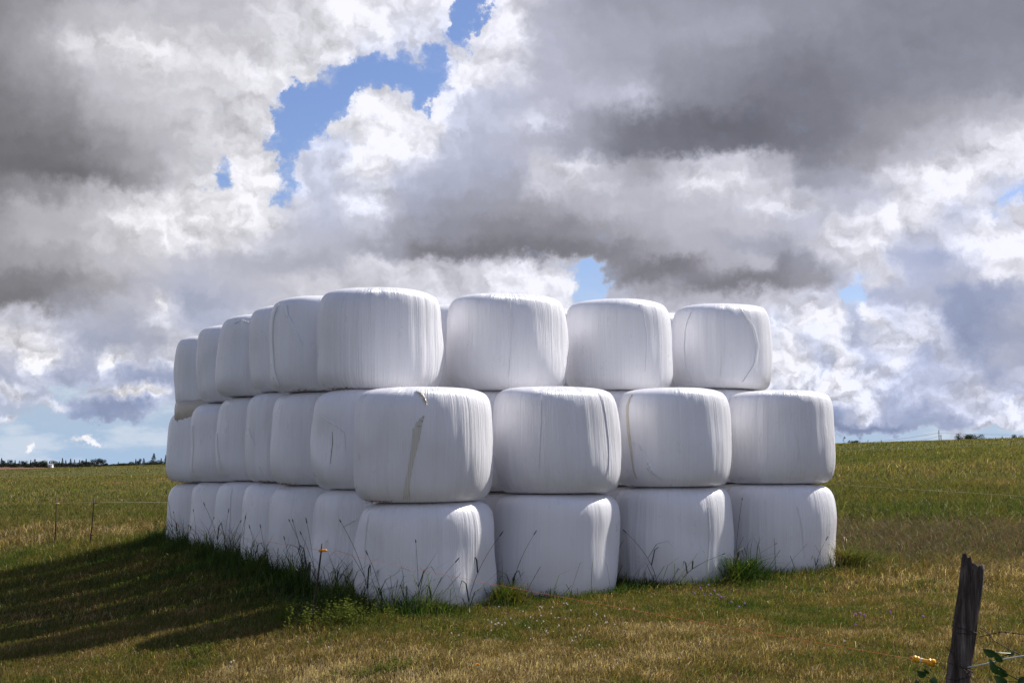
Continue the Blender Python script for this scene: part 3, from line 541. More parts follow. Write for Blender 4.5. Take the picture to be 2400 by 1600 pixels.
strip((0, 1, 1), 'film_tail', [(-52, .70), (-42, .62), (-30, .55), (-25, .50), (-23, .34)], [3, 2.5, 2, 1.5, .5], M_TAIL, 24, .006, .003)
strip((0, 3, 1), 'film_tail', [(-66, .60), (-58, .50), (-50, .40)], [2, 1.5, .5], M_TAIL, 16, .006, .003)
strip((0, 1, 0), 'film_tail', [(-30, .62), (-22, .66), (-14, .70)], [.6, 2.5, 1], M_TAIL, 12, .005, .003)
for key_, pts_, wd_ in (((1, 1, 2), [(8, .93), (10, .7), (9, .4), (6, .1)], [.3, .9, 1.2, .3]), ((1, 0, 1), [(52, .93), (56, .7), (58, .45), (54, .15)], [.6, 1.8, 2., .6]), ((1, 0, 1), [(-8, .9), (-9, .6), (-12, .2)], [.2, .7, .3]),
        ((2, 1, 2), [(30, .92), (34, .6), (31, .2)], [.3, 1.3, .4]), ((0, 5, 1), [(-70, .7), (-66, .4), (-68, .12)], [.8, 2.2, .6]), ((0, 4, 1), [(-72, .55), (-66, .3), (-60, .12)], [.8, 2.4, .5]), ((0, 4, 0), [(-40, .9), (-41, .5), (-43, .15)], [.3, 1.6, .4]),
        ((3, 0, 1), [(20, .5), (22, .3), (16, .05)], [.4, 1.4, .6]), ((3, 0, 0), [(22, .75), (28, .5), (30, .2)], [.8, 3.2, 1.]), ((2, 0, 0), [(40, .8), (42, .5), (38, .15)], [.8, 2.4, .8]), ((0, 0, 0), [(-50, .9), (-54, .6), (-52, .2)], [.5, 1.5, .6])):
    strip(key_, 'film_fold', pts_, wd_, M_FILM, 24, .007, .004)
# loose film flap hanging under the far left top bale
def flap():
    o, b = bales[(0, 6, 2)]; mb = MB(); n = 14; vs = []
    for k in range(n):
        u = k/(n-1); th = camth(0, 6, 2, -70+75*u)
        (x, y, z), _ = b.surf(th, .12+.05*u, .01); d = Vector((math.cos(th), math.sin(th), 0))
        vs += [(x, y, z), Vector((x, y, 0))*(1.0)+Vector((0, 0, .03))+d*.02, Vector((x, y, 0))*(1.02+.05*math.sin(9*u))+Vector((0, 0, -.06-.26*u*(1-u)*2-.1*(k % 2)))]
    for k in range(n-1):
        for q in (0, 1): a = 3*k+q; mb.f.append((a, a+3, a+4, a+1))
    mb.v = [tuple(v) for v in vs]
    f = mb.build('film_flap', M_TORN, o); f['label'] = 'beige flap of loose film'
    md = f.modifiers.new('t', 'SOLIDIFY'); md.thickness = .004
flap()
# dry hay poking from the seams between layers
def wisps(key, degs, hfrac, n, ln):
    o, b = bales[key]; mb = MB()
    for k in range(n):
        th = camth(*key, rnd.uniform(*degs)); (x, y, z), _ = b.surf(th, hfrac, 0)
        d = Vector((math.cos(th), math.sin(th), 0))*.012
        p = Vector((x, y, z))*1.0; t = Vector((-math.sin(th), math.cos(th), 0))*rnd.choice((-1, 1))
        p = p-d*5
        L = rnd.uniform(.4, 1)*ln
        mb.tube([p, p+d*4+t*L*.4+Vector((0, 0, rnd.uniform(-.01, .015))), p+d*6+t*L+Vector((0, 0, rnd.uniform(-.035, .03)))], [.0028, .0024, .0012], 3, False)
    mb.build('hay_wisp', M_HAY, o)
for key, degs, n in (((0, 0, 1), (-62, -28), 60), ((0, 2, 1), (-70, -40), 40), ((0, 3, 1), (-60, -10), 46), ((0, 2, 2), (-40, 10), 36), ((0, 1, 2), (-60, -20), 30), ((0, 6, 1), (-50, -10), 26)):
    wisps(key, degs, .012, n, .09)
# ---------------------------------------------------------------- grass
BXY = np.array([[b[3], b[4], max(b[5], b[6])] for b in BAL if b[2] == 0])
def bdist(x, y):
    d = np.full(len(x), 9.)
    for a, b, r in BXY: d = np.minimum(d, np.hypot(x-a, y-b)-r)
    return d
def fbm2(x, y, sc, seed):
    return .6*wav(x, y, sc, seed)+.4*wav(x, y, sc*.37, seed+50)
def blades(x, y, z, h, wd, lean, rndv, green, bias=0.35):
    n = len(x); a = rng.uniform(0, 2*PI, n); wa = rng.uniform(0, 2*PI, n)
    dx = np.cos(a)*lean+bias*lean*.9; dy = np.sin(a)*lean-bias*lean*.3
    wx, wy = np.cos(wa)*wd*.5, np.sin(wa)*wd*.5
    B = np.stack([x, y, z-.012], 1); M_ = np.stack([x+dx*h*.35, y+dy*h*.35, z+h*.62], 1)
    hz = h*np.sqrt(np.clip(1-.35*lean**2, .25, 1)); T_ = np.stack([x+dx*h, y+dy*h, z+hz], 1)
    W_ = np.stack([wx, wy, wx*0], 1)
    V = np.stack([B-W_, B+W_, M_+W_*.75, M_-W_*.75, T_], 1).reshape(-1, 3)
    i = np.arange(n)[:, None]*5
    T = np.concatenate([i+[0, 1, 2], i+[0, 2, 3], i+[3, 2, 4]], 0)
    return V, T, np.repeat(rndv, 5), np.repeat(green, 5)
def scatter(parts, n, y0, y1, half=.41, power=0):
    """n blades between depth y0 and y1"""
    u = rng.uniform(0, 1, n); y = np.sqrt(y0*y0+u*(y1*y1-y0*y0)) if power == 0 else y0*(y1/y0)**u
    x = rng.uniform(-half, half, n)*y
    k = bdist(x, y) > .03; return x[k], y[k]
def join(name, chunks, mat, label, cat=None, kind=None):
    V, T, a, g, off = [], [], [], [], 0
    for v, t, r, gg in chunks:
        V.append(v); T.append(t+off); a.append(r); g.append(gg); off += len(v)
    o = np_mesh(name, np.concatenate(V), np.concatenate(T), mat, None, [('rnd', 'FLOAT', np.concatenate(a)), ('green', 'FLOAT', np.concatenate(g))])
    return tag(o, label, cat, kind=kind)
def field_height(x, y):
    near = .055+.035*fbm2(x, y, 1.9, 21)
    mid = .13+.06*fbm2(x, y, 6, 23)
    w_ = sstep(17, 24, y+.25*x*0)
    tall_right = sstep(3.2, 5.5, x-.06*(y-16)*0)*sstep(15.5, 18.5, y)    # the rank growth beyond the right end
    h = near*(1-w_)+mid*w_
    return np.maximum(h+tall_right*.10, .025)
def zone(x, y):
    g = -.16*np.exp(-((x+1.5)/2.6)**2-((y-11)/1.6)**2)                       # worn brown foreground
    g = g-.12*np.exp(-((x-7)/3.2)**2-((y-22)/4.)**2)*(.6+.6*fbm2(x, y, 2.2, 81))   # mauve seed heads right of the stack
    g = g+.16*np.exp(-((x-9)/6)**2-((y-33)/5.)**2)+.10*sstep(40, 60, y)
    g = g-.22*np.exp(-((x-5.6)/1.6)**2-((y-17.)/1.6)**2)                     # bleached straw by the right end
    g = g-.16*np.exp(-((x+8)/3)**2-((y-27)/3.)**2)-.14*np.exp(-((x+14)/9)**2-((y-70)/14)**2)+.15*np.exp(-((x+10)/6)**2-((y-42)/7)**2)
    return g+.19*fbm2(x, y*1.0, 1.2, 83)+.12*fbm2(x*.4, y, 5, 84)
CH = []
for n, y0, y1, wd, hs in ((380000, 9.2, 15.5, .0046, 1.), (270000, 15.5, 24, .0072, 1.), (190000, 24, 42, .012, 1.), (130000, 42, 80, .024, .8), (70000, 80, 165, .05, .55)):
    x, y = scatter(None, n, y0, y1)
    h = field_height(x, y)*rng.uniform(.55, 1.5, len(x))*hs
    thin = fbm2(x, y, 1.1, 61)+fbm2(x, y, 3.3, 62)*.6
    k = rng.uniform(-.9, 1.5, len(x)) > thin*.7-.35
    x, y, h = x[k], y[k], h[k]
    lean = np.clip(rng.normal(.95, .40, len(x)), .1, 1.75)
    gr = zone(x, y)-.01+.04*(h > .12)+.22*np.exp(-bdist(x, y)/.45)
    pw = rng.uniform(0, 1, len(x))
    gr = gr-np.where(pw > .93, .42, 0)     # bleached dead stalks all through
    CH.append(blades(x, y, terrain(x, y), h, wd*rng.uniform(.6, 1.3, len(x)), lean, rng.uniform(0, 1, len(x)), gr))
join('grass', CH, M_GRASS, None, kind='stuff')
# lank uncut grass round the foot of the stack
CH = []
x = rng.uniform(-7, 8, 520000); y = rng.uniform(13, 27, 520000); d = bdist(x, y)
nxs = (x-P0[0])*-math.cos(PSI)+(y-P0[1])*-math.sin(PSI)
left = nxs > .2
k = (d > -.02) & (rng.uniform(0, 1, len(x)) < np.where(left, np.exp(-np.abs(d)/.30), .85*np.exp(-np.abs(d)/.13))) & (fbm2(x, y, .7, 71) > -.5)
k &= ~((~left) & (y > 21))
x, y, d, left = x[k], y[k], d[k], left[k]
h = np.where(left, .20, .10)*rng.uniform(.4, 1.5, len(x))*(1+.5*fbm2(x, y, .9, 73))*np.where(d < .5, 1, .6)
h = np.clip(h, .04, .42)
CH.append(blades(x, y, terrain(x, y), h, rng.uniform(.005, .011, len(x)), np.clip(rng.normal(.8, .4, len(x)), .1, 1.7), rng.uniform(0, 1, len(x)), rng.uniform(.30, .55, len(x))))
nl = 5200; x = rng.uniform(-6.5, 6.5, nl*14); y = rng.uniform(13, 25, nl*14); d = bdist(x, y); nxs = (x-P0[0])*-math.cos(PSI)+(y-P0[1])*-math.sin(PSI)
k = (d > 0) & (d < .28) & ((nxs > .1) | (rng.uniform(0, 1, len(x)) < .16)) & (rng.uniform(0, 1, len(x)) < .5+.8*fbm2(x, y, .8, 91))
x, y = x[k], y[k]; CH.append(blades(x, y, terrain(x, y), rng.uniform(.2, .68, len(x)), rng.uniform(.006, .011, len(x)), np.clip(rng.normal(1.0, .4, len(x)), .1, 1.7), rng.uniform(0, 1, len(x)), rng.uniform(.1, .6, len(x))))
join('uncut_grass', CH, M_GRASS, None, kind='stuff')

def clear_foot(px, py, gap=.05):
    """the ground under a pixel, walked towards the viewer until it stands clear in front of the bales"""
    py0 = py
    while py < py0+90:
        p = on_ground(px, py); t = np.linspace(.4, 1, 160)
        if bdist(p.x*t, p.y*t).min() > gap: break
        py += 2
    return p, py-py0
def tuft(name, cx, cy, rad, n, h0, wd, lean, green, label, cat, colmat=None, bias=.35):
    a = rng.uniform(0, 2*PI, n); r = np.abs(rng.normal(0, rad, n)); x = cx+r*np.cos(a)*1.0; y = cy+r*np.sin(a)*.8
    k = bdist(x, y) > -.02; x, y = x[k], y[k]
    h = h0*rng.uniform(.45, 1.15, len(x))*np.exp(-(np.hypot(x-cx, y-cy)/rad/2.2)**2)
    V, T, rv, g = blades(x, y, terrain(x, y), h, rng.uniform(.6, 1.2, len(x))*wd, np.clip(rng.normal(lean, .35, len(x)), .05, 1.8), rng.uniform(0, 1, len(x)), np.full(len(x), green), bias)
    # curved blades: push the tips over and down
    o = np_mesh(name, V, T, colmat or M_GRASS, None, [('rnd', 'FLOAT', rv), ('green', 'FLOAT', g)])
    return tag(o, label, cat)
p, _ = clear_foot(1690, 1310)
tuft('grass_tuft', p.x, p.y+.05, .27, 900, .42, .010, 1.15, .30, 'lush green grass tuft leaning between the two right-hand bottom bales', 'grass tuft')
p, _ = clear_foot(1940, 1290)
tuft('grass_tuft', p.x, p.y+.1, .22, 1100, .40, .009, .9, .15, 'pale green and straw grass tuft at the far right foot of the stack', 'grass tuft')
p, _ = clear_foot(1150, 1365)
tuft('grass_tuft', p.x+.02, p.y+.05, .20, 1100, .28, .008, .9, .25, 'ragged grass tuft in the gap right of the near corner bale', 'grass tuft')
p, _ = clear_foot(1010, 1400)
tuft('grass_tuft', p.x, p.y-.02, .22, 500, .15, .012, 1.0, .30, 'low broad-bladed grass tuft in sun before the near corner bale', 'grass tuft')

# stalks with seed heads standing against the white film
def stalk(name, p, lean, h, label, cat, heads=1, leaf=3, mat=None, seed=0, group=None):
    """one flowering grass: stem, a dense seed head and a few long blades"""
    r_ = random.Random(seed); e = empty(name, p); tag(e, label, cat, group)
    mb = MB(); pts = []
    for k in range(9):
        t = k/8; pts.append((lean[0]*h*t**1.7, lean[1]*h*t**1.7, h*t*(1-.14*t*(abs(lean[0])+abs(lean[1])))))
    mb.tube(pts, [.0036-.0018*k/8 for k in range(9)], 4)
    mb.build('stem', mat, e)
    hb = MB(); a = Vector(pts[-1]); d = (a-Vector(pts[-2])).normalized()
    hl = r_.uniform(.03, .075); hb.tube([a, a+d*hl*.2, a+d*hl*.7, a+d*hl], [.003, .0062, .0055, .0015], 6); hb.build('seed_head', mat, e)
    lb = MB()
    for q in range(leaf):
        t = r_.uniform(.05, .6); b = Vector(pts[int(t*8)]); an = r_.uniform(0, 6.28); L = r_.uniform(.25, .5)*h+.05; dv = Vector((math.cos(an), math.sin(an)*.5, 0))
        w_ = .0075; s_ = Vector((-dv.y, dv.x, 0)).normalized()*w_
        c = [b, b+dv*L*.3+Vector((0, 0, L*.45)), b+dv*L*.7+Vector((0, 0, L*.55)), b+dv*L*1.05+Vector((0, 0, L*.25))]
        vs = []; 
        for k, (cc, ww) in enumerate(zip(c, (1, 1, .7, .05))): vs += [cc-s_*ww, cc+s_*ww]
        lb.add(vs, [(0, 1, 3, 2), (2, 3, 5, 4), (4, 5, 7, 6)])
    if leaf: lb.build('blade', mat, e)
    return e
M_STALKD = simple('dark_grass_stalk', (.035, .045, .018), .8, .4, 30); M_STALKL = simple('straw_grass_stalk', (.38, .30, .17), .8, .3, 30)
G1 = 'flowering grass stalks against the left face of the stack'
def row_stalks():
    # (x at foot, y at foot, x tip offset px, height px)
    L = [(398,1240,-14,110),(408,1243,-8,70),(430,1243,22,62),(452,1245,-6,75),(470,1245,14,60),(505,1252,-26,98),(512,1252,8,80),(520,1254,20,62),(545,1258,16,95),(556,1258,4,70),(590,1268,-10,60),(612,1275,-8,68),
         (668,1300,-10,66),(700,1312,-20,118),(712,1315,-34,125),(724,1318,-14,120),(730,1320,-26,100),(765,1335,30,60),(790,1345,26,70)]
    for q, (fx, fy, dx, hp) in enumerate(L):
        p, ex = clear_foot(fx, fy+6); s_ = p.y/F; h = (hp+ex)*s_*1.02; lean = (dx/hp*1.0, -.06)
        stalk('grass_stalk', p, lean, h, 'thin dark flowering grass stalk in the shaded fringe against the left face', 'grass stalk', mat=M_STALKD, seed=q, leaf=2+q % 3, group=G1)
row_stalks()
for q, (fx, fy, dx, hp, lab, mt) in enumerate([
    (850,1385,-58,190,'tall dark twin-tipped grass stalk leaning left across the corner of the bottom bale',M_STALKD),
    (880,1392,-30,120,'bent dark grass stalk left of centre before the near corner bale',M_STALKD),
    (962,1398,-6,150,'upright thin grass stalk before the middle of the near corner bale',M_STALKD),
    (985,1395,52,110,'grass stalk arching right before the near corner bale',M_STALKD),
    (1075,1385,62,160,'long grass stalk bowing right past the edge of the near corner bale',M_STALKD),
    (1175,1352,42,128,'single grass stalk leaning right before the second bottom bale',M_STALKD),
    (1510,1325,-58,110,'grass stalk leaning left before the third bottom bale',M_STALKD),
    (1560,1322,68,62,'low grass stalk arching right before the third bottom bale',M_STALKD),
    (1688,1300,12,150,'tall dark grass spike standing between the two right-hand bottom bales',M_STALKD),
    (1700,1300,48,60,'short grass stalk leaning right out of the lush green tuft',M_STALKL),
    (1872,1300,18,62,'bent grass stalk before the rightmost bottom bale',M_STALKD),
    (1930,1285,10,95,'bleached straw-coloured stalk at the right edge of the stack',M_STALKL),
    (1942,1285,-2,78,'second bleached stalk, a little right of the tallest one by the stack',M_STALKL)]):
    p, ex = clear_foot(fx, fy+2); s_ = p.y/F
    stalk('grass_stalk', p, (dx/hp, -.1), (hp+ex)*s_*1.03, lab, 'grass stalk', mat=mt, seed=100+q, leaf=4)

# sunlit weeds round the foot of the middle fence rod
def weeds(px, py, n, sx, sy, h0, label, name='weed_clump', seed=3):
    r_ = random.Random(seed); c = on_ground(px, py); V = []; mb = MB()
    for q in range(n):
        x = c.x+r_.gauss(0, sx); y = c.y+r_.gauss(0, sy); z = gz(x, y)-.01; h = h0*r_.uniform(.5, 1.1); lx, ly = r_.uniform(-.18, .22), r_.uniform(-.15, .15)
        pts = [(x+lx*h*t*t, y+ly*h*t*t, z+h*t) for t in (0, .35, .7, 1)]
        mb.tube(pts, [.0022, .002, .0016, .001], 3, False)
        for k in range(int(7*h/h0)+3):
            t = r_.uniform(.3, 1.02); a = r_.uniform(0, 6.28); b = Vector((x+lx*h*t*t, y+ly*h*t*t, z+h*t)); L = r_.uniform(.014, .030)
            d = Vector((math.cos(a), math.sin(a), r_.uniform(.1, .7))).normalized(); s_ = Vector((-d.y, d.x, 0)).normalized()*L*.38
            mb.add([b, b+d*L*.5+s_, b+d*L, b+d*L*.5-s_], [(0, 1, 2, 3)])
    v = np.array(mb.v)
    o = mb.build(name, M_WEED, None, False); tag(o, label, 'weeds'); return o
M_WEED = bpy.data.materials.new('yellow_green_weed'); M_WEED.use_nodes = True
nt = NT(M_WEED.node_tree); nt.n.clear(); c_ = nt.ramp(nt.noise(nt.N('ShaderNodeNewGeometry').outputs['Position'], 9, 3), [(.3, (.09, .13, .018)), (.7, (.20, .22, .05))])
d_ = nt.N('ShaderNodeBsdfDiffuse', {'Color': c_}); t_ = nt.N('ShaderNodeBsdfTranslucent', {'Color': c_}); x_ = nt.N('ShaderNodeMixShader', {0: .5})
nt.l.new(d_.outputs[0], x_.inputs[1]); nt.l.new(t_.outputs[0], x_.inputs[2]); nt.l.new(x_.outputs[0], nt.N('ShaderNodeOutputMaterial').inputs[0])
weeds(775, 1438, 210, .24, .15, .24, 'bright yellow-green weed clump around the foot of the rod with the orange insulator')
weeds(660, 1432, 46, .05, .08, .24, 'small sprig of sunlit weeds left of the yellow-green clump at the shadow edge', seed=5)
weeds(450, 1508, 26, .10, .06, .12, 'low weed sprigs at the tip of the stack\'s shadow', seed=6)
weeds(880, 1545, 90, .25, .12, .10, 'low leafy green weeds in the dry grass at the bottom left of centre', seed=8)
weeds(2120, 1345, 60, .12, .12, .09, 'dark green leafy weed patch in straw grass left of the grey post', seed=9)

# flowers
def flower(name, p, r, mat, label, cat, group, seed=0):
    r_ = random.Random(seed); e = empty(name, p); tag(e, label, cat, group); h = r_.uniform(.05, .09)
    a = MB(); a.tube([(0, 0, -.01), (.004, 0, h*.6), (.002, .003, h)], .0016, 4); a.build('stem', M_STALKD, e)
    b = MB(); b.ball((.002, .003, h+r*.6), r, 8, 6, (1, 1, .85))
    for k in range(14):
        t = r_.uniform(0, 6.28); f = r_.uniform(-.2, 1.3); d = Vector((math.cos(t)*math.cos(f), math.sin(t)*math.cos(f), math.sin(f))); c = Vector((.002, .003, h+r*.6))
        s_ = d.cross(Vector((0, 0, 1.01))).normalized()*r*.3; b.add([c+d*r*.8-s_, c+d*r*.8+s_, c+d*r*1.5], [(0, 1, 2)])
    b.build('flower_head', mat, e, False); return e
wf = None
for q in range(78):
    px, py = (rnd.gauss(1270, 105), rnd.gauss(1445, 26)) if q < 60 else (rnd.uniform(700, 2150), rnd.uniform(1370, 1545))
    if q in (60, 61, 62, 63): px, py = 533+rnd.uniform(-8, 8), 1565-rnd.uniform(5, 30)
    p = on_ground(px, py)
    if bdist(np.array([p.x]), np.array([p.y]))[0] < .1: continue
    if wf is None: wf = flower('clover_flower', p, .0085, M_CLOVW, 'tiny white clover flower in the mown grass before the stack', 'clover flower', 'white clover flowers in the grass', q)
    else:
        c = copy_tree(wf); c.location = p; c.rotation_euler.z = rnd.uniform(0, 6); s_ = rnd.uniform(.55, .95); c.scale = (s_, s_, rnd.uniform(.6, 1.2))
pf = None
for q, (px, py) in enumerate([(1627,1344),(1640,1356),(1608,1358),(1595,1366),(1632,1366),(1648,1372),(1662,1376),(1680,1388),(1710,1388),(1697,1399),(1655,1378),(1618,1372),(1965,1426),(1975,1418),(1966,1438),(1985,1424),(2120,1422),(2045,1421),(2348,1303),(2356,1312),(2030,1305)]):
    p = on_ground(px, py+14)
    if pf is None: pf = flower('clover_flower', p, .011, M_CLOVP, 'purple clover flower standing a little above the dry grass', 'clover flower', 'purple clover flowers in the grass', 99)
    else:
        c = copy_tree(pf); c.location = p; c.rotation_euler.z = rnd.uniform(0, 6); c.scale = (1, 1, rnd.uniform(.9, 1.6))
def dandelion(px, py, label, seed):
    p = on_ground(px, py+18); e = empty('dandelion', p); tag(e, label, 'dandelion'); a = MB(); a.tube([(0, 0, -.01), (.006, 0, .05), (.002, 0, .085)], .0018, 4); a.build('stem', M_STALKL, e)
    b = MB(); b.tube([(.002, 0, .083), (.002, 0, .090)], [.006, .012], 10)
    for k in range(22):
        t = k*2.4; d = Vector((math.cos(t), math.sin(t), .25+.3*(k % 3))).normalized(); s_ = Vector((-math.sin(t), math.cos(t), 0))*.003; c = Vector((.002, 0, .088))
        b.add([c-s_, c+s_, c+d*.016+s_, c+d*.016-s_], [(0, 1, 2, 3)])
    b.build('petals', M_DAND, e, False)
dandelion(1097, 1535, 'orange-yellow dandelion low in the grass, lowest of the three yellow flowers', 1)
dandelion(957, 1393, 'yellow dandelion at the foot of the near corner bale, leftmost of the pair there', 2)
dandelion(1013, 1383, 'yellow dandelion at the foot of the near corner bale, right one of the pair there', 3)

# ---------------------------------------------------------------- the electric fence
def rod(foot, top, clips, ins, label):
    """thin rod leaning from foot (pixel on the ground) to top"""
    p = on_ground(*foot, near=12); t = at(top[0], top[1], p.y-.02)-p
    e = empty('fence_rod', p); tag(e, label, 'fence post')
    m = MB(); m.tube([(-t.x*.06, 0, -.06)]+[tuple(t*k+Vector((.006*math.sin(4*k), 0, 0))) for k in (0, .25, .5, .75, 1)], [.012, .012, .011, .010, .009, .008], 8); m.build('rod', M_ROD, e)
    for k, sx in clips:
        c = MB(); q = t*k; c.tube([q-Vector((.012*sx, 0, 0)), q+Vector((.012*sx, .006, 0)), q+Vector((.05*sx, .004, .004)), q+Vector((.06*sx, 0, .022))], [.010, .009, .0055, .004], 6)
        c.ball(q, .012, 8, 5, (1, 1, 1.3)); c.build('clip', M_ROD, e)
    if ins:
        k, mat, sc = ins; c = MB(); q = t*k
        c.tube([q+Vector((-.030*sc, 0, 0)), q+Vector((-.024*sc, 0, 0)), q+Vector((-.014*sc, 0, 0)), q+Vector((-.010*sc, 0, 0)), q+Vector((.002, 0, 0)), q+Vector((.012*sc, 0, 0)), q+Vector((.02*sc, 0, 0)), q+Vector((.030*sc, 0, 0)), q+Vector((.045*sc, 0, 0)), q+Vector((.055*sc, 0, 0))],
               [x*sc for x in (.010, .016, .016, .010, .012, .017, .010, .015, .013, .006)], 10); c.build('insulator', mat, e)
        return p+q
    return p+t*.93
W1 = rod((125, 1254), (130, 1144), [(.28, 1), (.08, -1)], (.89, M_YELLOW, 1.0), 'thin dark fence rod with a small yellow insulator, leftmost in the field')
W2 = rod((205, 1260), (217, 1144), [(.90, 1), (.27, 1), (.05, -1)], None, 'thin dark leaning fence rod without insulator, at the edge of the shadow')
W3 = rod((713, 1432), (741, 1248), [(.19, 1), (.06, -1)], (.915, M_ORANGE, 1.0), 'thin leaning fence rod with an orange insulator before the near corner bales')
def wire(name, a, b, sag, rad, mat, label, parent=None):
    m = MB(); a = Vector(a); b = Vector(b); n = 30
    pts = [a.lerp(b, k/n)-Vector((0, 0, sag*4*(k/n)*(1-k/n))) for k in range(n+1)]
    m.tube(pts, rad, 5); o = m.build(name, mat, parent); tag(o, label, 'fence wire'); return o
HND = at(2098, 1511, 6.5); HND2 = at(2146, 1522, 6.42)
wire('fence_wire', W1, W3, .02, .0011, M_OWIRE, 'faint orange fence wire running from the yellow insulator to the orange one')
wire('fence_wire', W3+Vector((.05, 0, 0)), HND-Vector((.02, 0, 0)), .02, .0010, M_OWIRE, 'thin orange fence wire from the orange insulator across the corner bale to the gate handle')
wire('fence_wire', W1, W2, .0, .0014, M_PWIRE, 'thin pale fence wire between the two rods at the left')
BK = Vector((10.5, 26.0, 1.0))
wire('fence_wire', W2, at(1176, 1150, 33), .02, .0014, M_PWIRE, 'thin pale fence wire running from the leaning left rod to behind the stack')
wire('fence_wire', at(1700, 1098, 30), at(2480, 1147, 16.5), .0, .0012, M_PWIRE, 'thin pale fence wire crossing the field right of the stack')
# amber gate handle
def handle():
    a = HND; b = HND2; d = (b-a); L = d.length; e = empty('gate_handle', a); tag(e, 'amber plastic electric gate handle with a pale band, hanging left of the grey post', 'gate handle')
    X = d.normalized(); S_ = L/.105
    prof_ = [(0, .006), (.003, .014), (.010, .015), (.013, .010), (.017, .010), (.020, .014), (.026, .014), (.030, .009), (.034, .0095), (.072, .0095), (.076, .010), (.079, .0155), (.085, .0160), (.088, .010), (.092, .010), (.095, .0175), (.103, .0178), (.105, .008)]
    m = MB(); m.tube([X*t*S_ for t, r in prof_], [r*1.0*S_ for t, r in prof_], 20); m.build('grip', M_AMBER, e)
    m = MB(); m.tube([X*.037*S_, X*.047*S_], [.0101*S_]*2, 20); m.build('band', M_LABEL, e)
    m = MB(); m.tube([X*.105*S_, X*.125*S_+Vector((0, 0, .003)), X*.14*S_-Vector((0, 0, .004)), X*.15*S_-Vector((0, 0, .012)), X*.158*S_-Vector((0, 0, .004)), X*.150*S_+Vector((0, 0, .004))], .0016, 6); m.build('hook', M_RUST, e)
    m = MB(); m.tube([X*-.02*S_, X*-.01*S_+Vector((0, 0, .003)), X*.0*S_], [.0025, .0045, .003], 6); m.build('wire_knot', M_OWIRE, e)
handle()
# grey wooden post
def wood_post():
    Yp = 6.35; T_ = at(2236, 1292, Yp); Bm = at(2200, 1568, Yp); ax = (T_-Bm).normalized(); g = gz(Bm.x, Yp); L = (T_.z-g)/ax.z+.25; base = T_-ax*L
    e = empty('fence_post', base+ax*.25); tag(e, 'weathered grey wooden fence post with a split broken top, leaning right, wrapped in wire', 'fence post')
    o0 = e.location.copy(); n, m = 48, 70; V = []; T = []
    lat = ax.cross(Vector((0, 1, 0))).normalized(); dep = ax.cross(lat).normalized(); r0 = .0500
    gr = random.Random(4); cr = [(gr.uniform(0, 6.28), gr.uniform(.03, .09), gr.uniform(.25, .8)) for _ in range(11)]
    for k in range(m):
        t = k/(m-1); h = L*t
        for i in range(n):
            a = 2*PI*i/n; rr = r0*(1.08-.10*t)*(1+.06*math.cos(a-.6)+.05*math.cos(2*a+1.1)+.025*math.sin(5*a))
            for ca, cw, cd in cr:
                dd = math.atan2(math.sin(a-ca-.25*math.sin(3*t+ca)), math.cos(a-ca-.25*math.sin(3*t+ca))); rr -= r0*.15*cd*math.exp(-(dd/cw)**2)*(.35+.65*t)
            rr += .0016*math.sin(23*a+9*t)+.0016*math.sin(40*t+3*a)
            top = 0
            if k >= m-4:   # jagged broken top
                j = .006*math.sin(3*a+.5)+.005*math.sin(7*a)+.005*math.sin(13*a+2)+(.016 if math.cos(a-.3) > .80 else 0)+.012*math.cos(a)
                top = j*(k-(m-5))/4
            p = base+ax*(h+top)+(lat*math.cos(a)+dep*math.sin(a))*rr-o0; V.append(p)
    for k in range(m-1):
        for i in range(n): T.append((k*n+i, k*n+(i+1) % n, (k+1)*n+(i+1) % n, (k+1)*n+i))
    s0 = (m-1)*n; rings = 5
    for q in range(1, rings):
        for i in range(n):
            pr = V[s0+i]; c = base+ax*(L-.012)-o0; f = 1-q/rings; jit = .010*math.sin(5.1*i+3*q)+.006*math.sin(2.3*i*q)
            V.append(c+(pr-c)*f+ax*(jit-.006*q))
    for q in range(rings-1):
        for i in range(n):
            a0 = s0+i if q == 0 else m*n+(q-1)*n+i; a1 = s0+(i+1) % n if q == 0 else m*n+(q-1)*n+(i+1) % n
            T.append((a0, a1, m*n+q*n+(i+1) % n, m*n+q*n+i))
    T.append(tuple(m*n+(rings-2)*n+i for i in range(n)))
    mb = MB(); mb.v = [tuple(v) for v in V]; mb.f = T; pst = mb.build('post', M_POST, e)
    def wrap(frac, tilt, rad=.0019, rr=.056, turns=1, seed=0):
        w_ = MB(); N_ = 40*turns; pts = []
        for k in range(N_+1):
            a = 2*PI*k/40; pts.append(base+ax*(L*frac+tilt*math.cos(a-.4)+.006*k/40)+(lat*math.cos(a)+dep*math.sin(a))*rr-o0)
        w_.tube(pts, rad, 5); w_.build('wire_wrap', M_RUST, e)
    def ln(py): return ((at(2218, py, Yp)-base).dot(ax))/L
    wrap(ln(1447), .010); wrap(ln(1452), -.004, rr=.0552); wrap(ln(1535), .014); wrap(ln(1552), -.022, rr=.0552)
    return e
wood_post()
